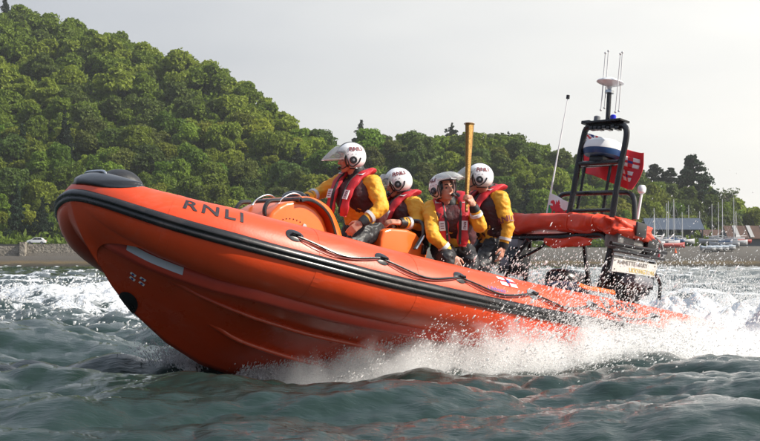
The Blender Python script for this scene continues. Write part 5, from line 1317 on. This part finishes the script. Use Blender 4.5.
def fixed(m):
    c = m.copy(); c.name = m.name + '_far'
    for n_ in c.node_tree.nodes:
        if n_.bl_idname == 'ShaderNodeHueSaturation':
            for l_ in list(c.node_tree.links):
                if l_.to_node == n_ and l_.to_socket.name in ('Hue', 'Value'): c.node_tree.links.remove(l_)
            n_.inputs['Hue'].default_value = .497; n_.inputs['Value'].default_value = 1.0
    return c
LEAF = tree_mat('leaf_mid', (.150, .215, .022), .30); LEAFB = tree_mat('leaf_bright', (.225, .285, .030), .25); LEAFD = tree_mat('leaf_dark', (.10, .140, .026), .30); PINE = tree_mat('leaf_pine', (.022, .040, .018), .3); PALE = tree_mat('leaf_pale', (.13, .15, .06), .2)
BARK = mat('bark', (.07, .055, .04), .9, var=.3, vscale=3)
SIZEK = 1.0
def crown_mesh(name, lobes, n, size, m, seed, fill=.25, flat=1.0):
    R = np.random.RandomState(seed); lobes = np.array(lobes, float); wts = lobes[:, 3] ** 1.5; k = R.choice(len(lobes), n, p=wts / wts.sum())
    d = R.randn(n, 3); d /= np.linalg.norm(d, axis=1, keepdims=True); d[:, 2] = np.where(d[:, 2] < -.45, -d[:, 2], d[:, 2])
    rr = lobes[k, 3:4] * np.where(R.rand(n, 1) < fill, .55 + .4 * R.rand(n, 1), .80 + .42 * R.rand(n, 1))
    # small-scale clumping
    P = lobes[k, :3] + d * rr * np.array([1, 1, .85 * flat]); nz_ = np.zeros(n)
    for fq, am in ((1.1, .55), (2.1, .42), (3.9, .30), (7.0, .16)):
        for q in range(3): w3 = R.randn(3); w3 *= fq / np.linalg.norm(w3); nz_ += am * np.sin(P @ w3 + R.rand() * 6.28)
    P = P + d * (nz_ * .42 * SIZEK)[:, None]
    nrm = d + .55 * R.randn(n, 3); nrm /= np.linalg.norm(nrm, axis=1, keepdims=True); a = np.cross(nrm, R.randn(n, 3)); a /= np.linalg.norm(a, axis=1, keepdims=True); b_ = np.cross(nrm, a)
    s_ = size * (.6 + .9 * R.rand(n, 1)); A_ = a * s_; B_ = b_ * s_ * (.55 + .4 * R.rand(n, 1)); dr_ = nrm * s_ * .28
    V_ = np.stack([P - A_ - dr_, P - B_ * .9 + dr_ * .3, P + A_ - dr_, P + B_ + dr_ * .6], 1).reshape(-1, 3); F_ = np.arange(n * 4).reshape(n, 4)
    me = bpy.data.meshes.new(name); me.from_pydata([tuple(p) for p in V_], [], [tuple(q) for q in F_.tolist()]); me.materials.append(m); me.update(); return me
def broadleaf(seed, R_=4.9, Hh=10, nl=16):
    r_ = random.Random(seed); L = [(0, 0, Hh * .55, R_ * .66)]
    for i in range(nl // 2 + 5):
        a = r_.random() * 2 * PI; e = r_.uniform(-.25, 1.1); d = R_ * r_.uniform(.35, .74)
        L.append((d * math.cos(a) * math.cos(e * 1.3), d * math.sin(a) * math.cos(e * 1.3), Hh * .55 + d * math.sin(e * 1.3) * 1.0, R_ * r_.uniform(.24, .50)))
    return L
def trunk_mesh(name, h, r, seed, limbs=4, spread=2.5):
    r_ = random.Random(seed); mb = MB(); mb.tube(catmull([(0, 0, -2.0), (.1, .05, h * .35), (-.1, .1, h * .7), (0, 0, h)], 3), [r * (1 - .07 * i) for i in range(10)], 8)
    for i in range(limbs):
        a = r_.random() * 6.28; z = h * r_.uniform(.4, .8); mb.tube([(0, 0, z), (spread * .5 * math.cos(a), spread * .5 * math.sin(a), z + h * .15), (spread * math.cos(a), spread * math.sin(a), z + h * .25)], [r * .4, r * .25, r * .1], 6)
    me = bpy.data.meshes.new(name); me.from_pydata(mb.v, [], mb.f); me.materials.append(BARK); me.update(); return me
PR = []
for i in range(9): PR.append((crown_mesh('crown', broadleaf(i * 3 + 1, nl=8 + (i * 5) % 12, Hh=9 + i % 4), 7500, .36, LEAF, i, .33), trunk_mesh('trunk', 6.5, .28, i)))
def variants(src, m):
    out = []
    for cm, tm in src: c_ = cm.copy(); c_.materials[0] = m; out.append((c_, tm))
    return out
PB = variants(PR[0:4], LEAFB); PD = variants(PR[4:8], LEAFD); PP = variants(PR[7:9], PALE)
def conifer(seed, H_=13, R_=3.2, n=4200, m=PINE, ragged=.3, tiers=9, low=.15):
    r_ = random.Random(seed); L = []
    for t in range(tiers):
        q = t / (tiers - 1); z = H_ * (low + (1 - low) * q); rr = R_ * (1 - q) ** .8 + .5
        for k in range(max(1, int(7 * (1 - q)) + 1)):
            a = r_.random() * 6.28; d = rr * r_.uniform(.35, 1.0 + ragged) * .7; L.append((d * math.cos(a), d * math.sin(a), z + r_.uniform(-.4, .4), rr * r_.uniform(.25, .42) + .25))
    for t in range(16): q = t / 15; L.append((0, 0, H_ * (.3 + .7 * q), .38 + .9 * (1 - q)))
    global SIZEK
    SIZEK = .35; cm_ = crown_mesh('crown', L, n, .30, m, seed, flat=.8); SIZEK = 1.0
    return cm_, trunk_mesh('trunk', H_ * .92, .3, seed, 0)
PC = [conifer(101), conifer(102, 15, 2.8)]
tree_n = 0
def add_tree(name, protos, loc, s_, rz, label, group=None, sz=1.0):
    global tree_n; tree_n += 1
    t = bpy.data.objects.new(name, None); COL.objects.link(t); t.location = loc; t.rotation_euler = (0, 0, rz); t.scale = (s_, s_, s_ * sz); tag(t, label, 'tree', group)
    for nm_, me in (('crown', protos[0]), ('trunk', protos[1])): o = bpy.data.objects.new(nm_, me); COL.objects.link(o); o.parent = t
    return t
def gz(x, y): return float(ground(np.array([x]), np.array([y]))[0])
# specials on the skyline
def px_tree(name, proto, px, Y_, s_, label, pytop=None, htree=10, sz=1.0, group=None):
    x = (px - 380) / FPX * Y_; z = gz(x, Y_)
    if pytop is not None: z = CAMH + (HZ - pytop) / FPX * Y_ - htree * s_ * sz
    return add_tree(name, proto, (x, Y_, z), s_, rnd.random() * 6, label, group, sz)
# big dark pine: layered flat plates
def bigpine(seed):
    r_ = random.Random(seed); L = []
    for t in range(9):
        q = t / 8; z = 4 + 12.5 * q; rr = [5.6, 7.6, 7.3, 6.6, 6.0, 5.0, 4.2, 3.0, 1.8][t]
        for k in range(int(3 + rr * 2)):
            a = r_.random() * 6.28; d = rr * r_.uniform(.3, .95); L.append((d * math.cos(a), d * math.sin(a), z + r_.uniform(-.5, .5) - d * .10, r_.uniform(.9, 1.5)))
    return crown_mesh('crown', L, 9000, .36, PINE, seed, flat=.6), trunk_mesh('trunk', 15.5, .42, seed, 6, 3.5)
BP1, BP2 = bigpine(5), bigpine(9)
px_tree('pine_tree', BP1, 694, 440, 1.05, 'tallest dark pine on the skyline above the boatyard shed', 157, 17.0)
px_tree('pine_tree', BP2, 655, 445, .72, 'broad dark pine just behind the ensign, left of the tallest pine', 165, 17.0, .85)
px_tree('pine_tree', BP2, 671, 450, .50, 'small dark pine tucked between the two big pines', 168, 17.0, .9)
px_tree('pine_tree', BP1, 640, 455, .5, 'dark pine mostly hidden by the red ensign', 168, 17.0)
px_tree('conifer_tree', conifer(201, 14, 3.4), 361, 505, .95, 'small dark conifer on the ridge above the helmsman', 119, 14.5)
px_tree('conifer_tree', conifer(202, 12, 4.4, tiers=8), 452, 500, .95, 'pointed dark conifer on the ridge just left of the torch', 122, 12.5)
px_tree('conifer_tree', conifer(203, 13, 6.0), 509, 500, .95, 'wide dark conifer on the ridge right of the torch', 128, 14.5)
px_tree('conifer_tree', conifer(204, 13, 5.2), 521, 505, .85, 'lower dark conifer beside the wide ridge conifer', 139, 14.5)
px_tree('round_tree', PD[0], 385, 500, .8, 'dark rounded tree on the ridge between helmsman and second crewman', 124, 15)
px_tree('round_tree', PD[1], 241, 560, .8, 'small dark tree standing proud on the steep ridge line', 74, 14.5)
px_tree('round_tree', PD[2], 189, 560, .9, 'dark tree where the ridge steps down above the lettered bow', 52, 14.5)
px_tree('conifer_tree', PC[0], 4, 560, .8, 'dark pointed tree at the top left corner of the hill', -6, 13.5)
px_tree('round_tree', PP[0], 491, 505, .62, 'pale round tree on the ridge between the conifers', 128, 15)
px_tree('round_tree', PB[1], 740, 425, .95, 'tall olive green tree behind the masts at the right edge', 193, 15.5)
px_tree('round_tree', PR[3], 757, 430, .7, 'lower green tree at the far right edge behind the brown shed', 207, 15.0)
# thin pale tree with open branches
r_ = random.Random(4); mb = MB(); mb.tube([(0, 0, -2), (0.1, 0, 4), (0, .1, 8)], [.16, .13, .07], 8)
tips = []
for i in range(60):
    a = r_.random() * 6.28; z0 = r_.uniform(3.5, 8); L = r_.uniform(1.4, 3.2); p0 = Vector((0, 0, z0)); p1 = p0 + Vector((math.cos(a) * L * .6, math.sin(a) * L * .6, L * .55)); p2 = p0 + Vector((math.cos(a + .3) * L, math.sin(a + .3) * L, L * .9)); mb.tube([p0, p1, p2], [.06, .04, .02], 5); tips += [(p2.x, p2.y, p2.z, .5), (p1.x, p1.y, p1.z, .35)]
me = bpy.data.meshes.new('trunk'); me.from_pydata(mb.v, [], mb.f); me.materials.append(mat('bark_pale', (.34, .31, .26), .8)); me.update()
px_tree('bare_tree', (crown_mesh('crown', tips, 1500, .22, PALE, 4), me), 727, 425, 1.05, 'thin pale tree with open bare branches beside the tallest pine', 189, 10.6)
# the wood itself
spots = []
R = np.random.RandomState(77); yy = Y0 + 3
grid = []
while yy < 640:
    stp = 6.3 + (yy - Y0) * .012
    xx = -.46 * yy
    while xx < .40 * yy:
        x = xx + R.uniform(-.38, .38) * stp; y = yy + R.uniform(-.35, .35) * stp; grid.append((x, y)); xx += stp
    yy += stp * .95
def visible(x, y):
    px = 380 + FPX * x / y; z = gz(x, y); 
    if z <= BASEZ + .6 and y > Y0 + 30: return px < 640
    py = HZ - (z + 8 - CAMH) / FPX * y ** 0 if False else HZ - (z + 8 - CAMH) * FPX / y
    rd_ = float(np.interp(px, [a for a, b in RIDGE], [b for a, b in RIDGE]))
    return True
cand = []
for x, y in grid:
    px = 380 + FPX * x / y; 
    if px < -330 or px > 960: continue
    z = gz(x, y); y0 = float(np.interp(px, [-100, 420, 640, 700, 900], [Y0, Y0, Y0 + 25, Y0 + 55, Y0 + 60]))
    if y < y0 - 4: continue
    sl = float(np.interp(px, [-100, 300, 640, 800], [SL, SL, SL * .85, SL * .7])); s_ = (HZ - float(np.interp(px, [a for a, b in RIDGE], [b for a, b in RIDGE]))) / FPX
    yr = (sl * y0 - BASEZ + CAMH) / max(sl - s_, .02)
    if y > yr + 10: continue
    cand.append((x, y, z, px, yr))
print('tree candidates', len(cand))
cand.sort(key=lambda c: c[1])
K_ = 12
lab = {'b': ('broadleaf_tree', 'bright yellow green broadleaf tree in the hillside wood', 'bright trees of the hillside wood'), 'm': ('broadleaf_tree', 'mid green broadleaf tree in the hillside wood', 'mid green trees of the hillside wood'),
       'd': ('broadleaf_tree', 'darker olive broadleaf tree in the hillside wood', 'dark trees of the hillside wood'), 'c': ('conifer_tree', 'dark green conifer among the broadleaf trees of the hillside', 'conifers in the hillside wood')}
inn = [c for c in cand if -25 < c[3] < 785]; keep = inn[:290]; extra = inn[len(keep):] + [c for c in cand if not -25 < c[3] < 785]
for (x, y, z, px, yr) in keep:
    q = fbm(np.array([x]), np.array([y]), .03, 1, 2)[0] / .75 + R.uniform(-.22, .22)
    kd = 'b' if q > .60 else ('d' if q < .36 else 'm')
    if R.rand() < .04: kd = 'c'
    nm_, lb, gr = lab[kd]; pr = {'b': PB, 'm': PR, 'd': PD, 'c': PC}[kd]
    s_ = R.uniform(.46, 1.0) * (1 + (y - Y0) * .0012) * (.85 if y > yr - 5 else 1)
    add_tree(nm_, pr[R.randint(len(pr))], (x, y, z - 1.5), s_, R.uniform(0, 6.28), lb, gr, R.uniform(.85, 1.15))
if extra:                                   # the rest, smallest in view, as one mass
    Vs = []; Fs = []; nV = 0
    src = []
    for cm, tm in PR[:3] + PB[:1]:
        a = np.empty(len(cm.vertices) * 3, np.float32); cm.vertices.foreach_get('co', a); q4 = a.reshape(-1, 4, 3)[::2]; c4 = q4.mean(1, keepdims=True); src.append(c4 + (q4 - c4) * 1.35)
    Ms = []
    for (x, y, z, px, yr) in extra:
        P_ = src[R.randint(len(src))]; s_ = R.uniform(.5, 1.05) * (1 + (y - Y0) * .0012) / .85; q = fbm(np.array([x]), np.array([y]), .03, 1, 2)[0] / .75 + R.uniform(-.22, .22); Ms += [1 if q > .6 else (2 if q < .36 else 0)] * len(P_); a = R.uniform(0, 6.28); M2 = np.array([[math.cos(a), -math.sin(a), 0], [math.sin(a), math.cos(a), 0], [0, 0, 1]])
        q = (P_.reshape(-1, 3) @ M2.T) * s_ * .85 + np.array([x, y, z - 1.5]); Vs.append(q)
    Vs = np.concatenate(Vs); far = np_mesh('far_wood', Vs, np.arange(len(Vs)).reshape(-1, 4), [fixed(LEAF), fixed(LEAFB), fixed(LEAFD)], smooth_=False); far.data.polygons.foreach_set('material_index', np.array(Ms, np.int32)); tag(far, 'far upper wood on the ridge', kind='stuff')
# hedge-like scrub along the foot of the hill
n = 26000; n2_ = 90000; x = np.concatenate([R.uniform(-110, 62, n), R.uniform(-1, 1, n2_)]); y = np.concatenate([R.uniform(326, 343, n), R.uniform(343, 600, n2_)]); x[n:] *= .28 * y[n:]; n += n2_; z = (y > 343) * R.uniform(0, 1.6, n) + ground(x, y) + np.abs(R.randn(n)) * .9 * (.4 + fbm(x, y, .5, 0)); P_ = np.stack([x, y, z], 1); a = R.randn(n, 3) * (.3 + .12 * (y[:, None] > 343)); b_ = R.randn(n, 3) * (.3 + .12 * (y[:, None] > 343))
V_ = np.stack([P_ - a, P_ - b_, P_ + a, P_ + b_], 1).reshape(-1, 3); u = np_mesh('undergrowth', V_, np.arange(n * 4).reshape(n, 4), LEAF, smooth_=False); tag(u, 'scrubby undergrowth behind the sea wall and under the trees', kind='stuff')

# ---- boatyard on the right
def W(px, py, Y_): return at(px, py, Y_)
slate = mat('shed_grey', (.035, .045, .06), .8, var=.12, vscale=.5); roofm = mat('shed_roof', (.055, .075, .11), .8, var=.1, vscale=.4)
def shed(name, label, pl_, depth, Y_, roofmat, wallmat, open_posts=True, stripes=False):
    xl, xr = (pl_[0] - 380) / FPX * Y_, (pl_[1] - 380) / FPX * Y_; zb = BASEZ - .6; ze = CAMH + (HZ - pl_[2]) / FPX * Y_; zr = CAMH + (HZ - pl_[3]) / FPX * (Y_ + depth / 2)
    r = empty(name, label, 'shed', (xl, Y_, zb)); Lx = xr - xl; he = ze - zb; hr = zr - zb
    MB().box((.1, depth / 2, he / 2), (.2, depth, he)).box((Lx / 2, depth - .1, he / 2), (Lx - .42, .2, he)).build('wall', wallmat, r, smooth=False)
    g = MB(); g.prism([(0, 0), (depth, 0), (depth / 2, hr - he)], 0, .2); g.v = [(y_, x_, z_ + he) for (x_, y_, z_) in g.v]; g.build('gable', wallmat, r, smooth=False)
    g = MB(); e_ = .5
    for s_ in (0, 1):
        ya, yb = (-e_, depth / 2) if s_ == 0 else (depth / 2, depth + e_); za, zb_ = (he - e_ * (hr - he) / (depth / 2), hr) if s_ == 0 else (hr, he - e_ * (hr - he) / (depth / 2))
        g.add([(-.3, ya, za + .03), (Lx + .3, ya, za + .03), (Lx + .3, yb, zb_ + .03), (-.3, yb, zb_ + .03), (-.3, ya, za + .2), (Lx + .3, ya, za + .2), (Lx + .3, yb, zb_ + .2), (-.3, yb, zb_ + .2)], [(0, 3, 2, 1), (4, 5, 6, 7), (0, 1, 5, 4), (1, 2, 6, 5), (2, 3, 7, 6), (3, 0, 4, 7)])
    rf = g.build('roof', roofmat, r, smooth=False)
    if stripes:
        for q in (.12, .35, .58, .8):
            za = he + (hr - he) * .02; MBx = MB(); MBx.add([(Lx * q, -.4, za - .0 + .12), (Lx * q + .9, -.4, za + .12), (Lx * q + .9, depth / 2 - .2, hr + .20), (Lx * q, depth / 2 - .2, hr + .20), (Lx * q, -.4, za + .16), (Lx * q + .9, -.4, za + .16), (Lx * q + .9, depth / 2 - .2, hr + .25), (Lx * q, depth / 2 - .2, hr + .25)], [(0, 3, 2, 1), (4, 5, 6, 7), (0, 1, 5, 4), (1, 2, 6, 5), (2, 3, 7, 6), (3, 0, 4, 7)]); MBx.build('skylight', mat('skylight', (.36, .35, .34), .5), rf, smooth=False)
    if open_posts:
        for q in (.0, .34, .66, .985): MB().box((Lx * q + .12, .15, he / 2), (.24, .24, he)).build('post', wallmat, r, smooth=False)
        MB().box((Lx * .17, .05, he * .5), (Lx * .34 - .3, .1, he)).build('wall', wallmat, r, smooth=False)
    else: MB().box((Lx / 2, .1, he / 2), (Lx - .42, .2, he)).build('wall', wallmat, r, smooth=False)
    return r
shed('boat_shed', 'long slate blue open-fronted shed behind the moored masts', (648, 703, 229, 219), 9, 345, roofm, slate)
brown = mat('roof_rust', (.085, .045, .032), .85, var=.25, vscale=.6)
shed('boat_shed', 'low brown-roofed shed half hidden behind the thin masts', (704, 726, 236, 230.5), 7, 352, brown, slate, False)
shed('boat_shed', 'grey-gabled shed with rust brown roof and pale skylights at right edge', (729, 790, 238, 226.5), 9, 338, brown, mat('gable_grey', (.12, .13, .15), .8), False, True)
mastm = mat('mast_alloy', (.62, .62, .62), .4, metal=.3)
def yacht(px, pytop, Y_, label, hullcol, cover=False, hl=6.5, group=None, rz=0.0):
    x = (px - 380) / FPX * Y_; z = gz(x, Y_); r = empty('sailing_boat', label, 'boat', (x, Y_, z), rz, group)
    secs = []
    for q in np.linspace(-1, 1, 15):
        wd = .95 * (1 - max(0, q) ** 2.2) * (1 - .15 * max(0, -q)) + .02; zt = 1.55 + .25 * q * q * (q > 0)
        secs.append([Vector((q * hl / 2, wd * a, b_)) for a, b_ in ((1, zt), (.95, 1.1), (.6, .72), (0, .55), (-.6, .72), (-.95, 1.1), (-1, zt))])
    h = loft('hull', secs, hullcol, r, closed=True)
    MB().box((-.3, 0, 1.78), (hl * .42, 1.2, .42), bev=.08).build('cabin', hw if not cover else mat('cover_blue', (.10, .16, .28), .7, var=.2), r)
    mb = MB()
    for sx in (-1.2, 1.2):
        for sy in (-.6, .6): mb.tube([(sx, sy, 0), (sx, sy * .8, .9)], .06, 6)
    mb.build('cradle', BLKGLOSS, r)
    zt = CAMH + (HZ - pytop) / FPX * Y_ - z; ms = MB().tube([(.3, 0, 1.5), (.3, 0, zt)], [.085, .06], 8).build('mast', mastm, r)
    mb = MB(); mb.tube([(.3, -.8, zt * .68), (.3, .8, zt * .68)], .03, 5); mb.build('spreader', mastm, ms)
    mb = MB(); mb.tube([(.3, 0, 2.3), (-2.4, 0, 2.35)], .06, 6); mb.build('boom', mastm, r)
    mb = MB()
    for e_ in ((-hl / 2 + .2, 0, 1.7), (hl / 2 - .1, 0, 1.8), (.3, .9, 1.6), (.3, -.9, 1.6)): mb.tube([(.3, 0, zt - .1), e_], .012, 4)
    mb.build('rigging', mastm, r)
    return r
hr_, hw, hb = mat('hull_red', (.30, .04, .035), .5), mat('hull_white', (.36, .37, .39), .5, var=.06), mat('hull_blue', (.05, .10, .22), .4)
yl = [(652.8, 208, 322, 'white yacht ashore beside the stern gantry, leftmost short mast', hw), (655.5, 214, 330, 'blue yacht whose short mast stands just behind the leftmost mast', hb), (665.5, 203, 325, 'yacht with tall mast in front of the slate shed, left end', hw), (669.8, 201, 332, 'blue hulled yacht whose mast rises behind the slate shed roof', hb),
      (672.8, 199, 318, 'red and white hulled yacht ashore with tall mast before slate shed', hr_), (690, 205, 365, 'white yacht behind the slate shed, only mast above its roof', hw), (698.7, 211, 365, 'red yacht behind the slate shed, shorter mast near roof end', hr_),
      (713.5, 204, 330, 'white yacht right of the slate shed with slim mast', hw), (717.3, 202, 338, 'blue yacht with mast close behind the slim mast', hb), (724, 199, 320, 'white yacht under blue cover with the thickest tall mast', hw), (732.6, 197, 326, 'white yacht with tall mast against the olive tree', hw), (737.3, 211, 332, 'small red yacht with short mast beside the olive tree', hr_),
      (596, 211, 335, 'white yacht with thin mast seen through the gantry legs', hw), (605, 213, 338, 'blue yacht with thin mast seen between the gantry poles', hb), (681, 212, 335, 'white yacht with a short mast in the open shed front', hw)]
for k_, (px, pt_, Y_, lb, hc) in enumerate(yl): yacht(px, pt_, Y_, lb, hc, cover=(k_ % 3 == 0), rz=rnd.uniform(-.5, .5) + (PI if k_ % 2 else 0))
cvm = mat('cover_pale', (.27, .31, .36), .7, var=.15, vscale=1)
for k_, (px, col_) in enumerate(((708, 'pale'), (715, 'grey'), (721, 'pale'), (728, 'grey'))):
    Y_ = 312 + k_ * 1.2; x = (px - 380) / FPX * Y_; z = gz(x, Y_)
    r = empty('covered_dinghy', ['leftmost covered dinghy of the row before the brown shed', 'second covered dinghy of the row, from the left', 'third covered dinghy of the row, from the left', 'rightmost covered dinghy of the row before the brown shed'][k_], 'dinghy', (x, Y_, z), rnd.uniform(-.3, .3), 'covered dinghies ashore')
    secs = []
    for q in np.linspace(-1, 1, 9):
        wd = .8 * (1 - max(0, q) ** 2.5) + .03; secs.append([Vector((q * 1.6, wd * a, b_)) for a, b_ in ((1, .95), (.8, .5), (0, .35), (-.8, .5), (-1, .95))])
    loft('hull', secs, hw, r, closed=True)
    secs = []
    for q in np.linspace(-1, 1, 9):
        wd = .84 * (1 - max(0, q) ** 2.5) + .03; secs.append([Vector((q * 1.65, wd * a, b_)) for a, b_ in ((1, .9), (.95, 1.05), (0, 1.35 + .1 * math.sin(q * 5)), (-.95, 1.05), (-1, .9))])
    loft('cover', secs, cvm, r, closed=True)
    mb = MB(); [mb.box((sx, 0, .2), (.12, 1.2, .4)) for sx in (-.8, .8)]; mb.build('trolley', BLKGLOSS, r)
Y_ = 309; x = (675.5 - 380) / FPX * Y_
cn = MB().lathe([(.35, 0), (.35, .05), (.25, .06), (.06, 1.0), (.001, 1.0)], n=14).build('traffic_cone', mat('cone_orange', (.75, .12, .03), .6), None); cn.location = (x, Y_, gz(x, Y_)); tag(cn, 'orange cone standing on the foreshore before the red yacht', 'cone')

# ---- the air
hz = bpy.data.materials.new('haze'); hz.use_nodes = True; nt = hz.node_tree
for n_ in list(nt.nodes): nt.nodes.remove(n_)
o_ = nt.nodes.new('ShaderNodeOutputMaterial'); pv = nt.nodes.new('ShaderNodeVolumePrincipled'); pv.inputs['Density'].default_value = .00018; pv.inputs['Color'].default_value = (.92, .93, .95, 1); pv.inputs['Anisotropy'].default_value = .55
nt.links.new(pv.outputs[0], o_.inputs['Volume'])
if HAZE:
    mb = MB(); mb.box((0, 440, 70), (2000, 1000, 144)); hb_ = mb.build('haze', hz, None, smooth=False); tag(hb_, 'thin pale sea air', kind='stuff')
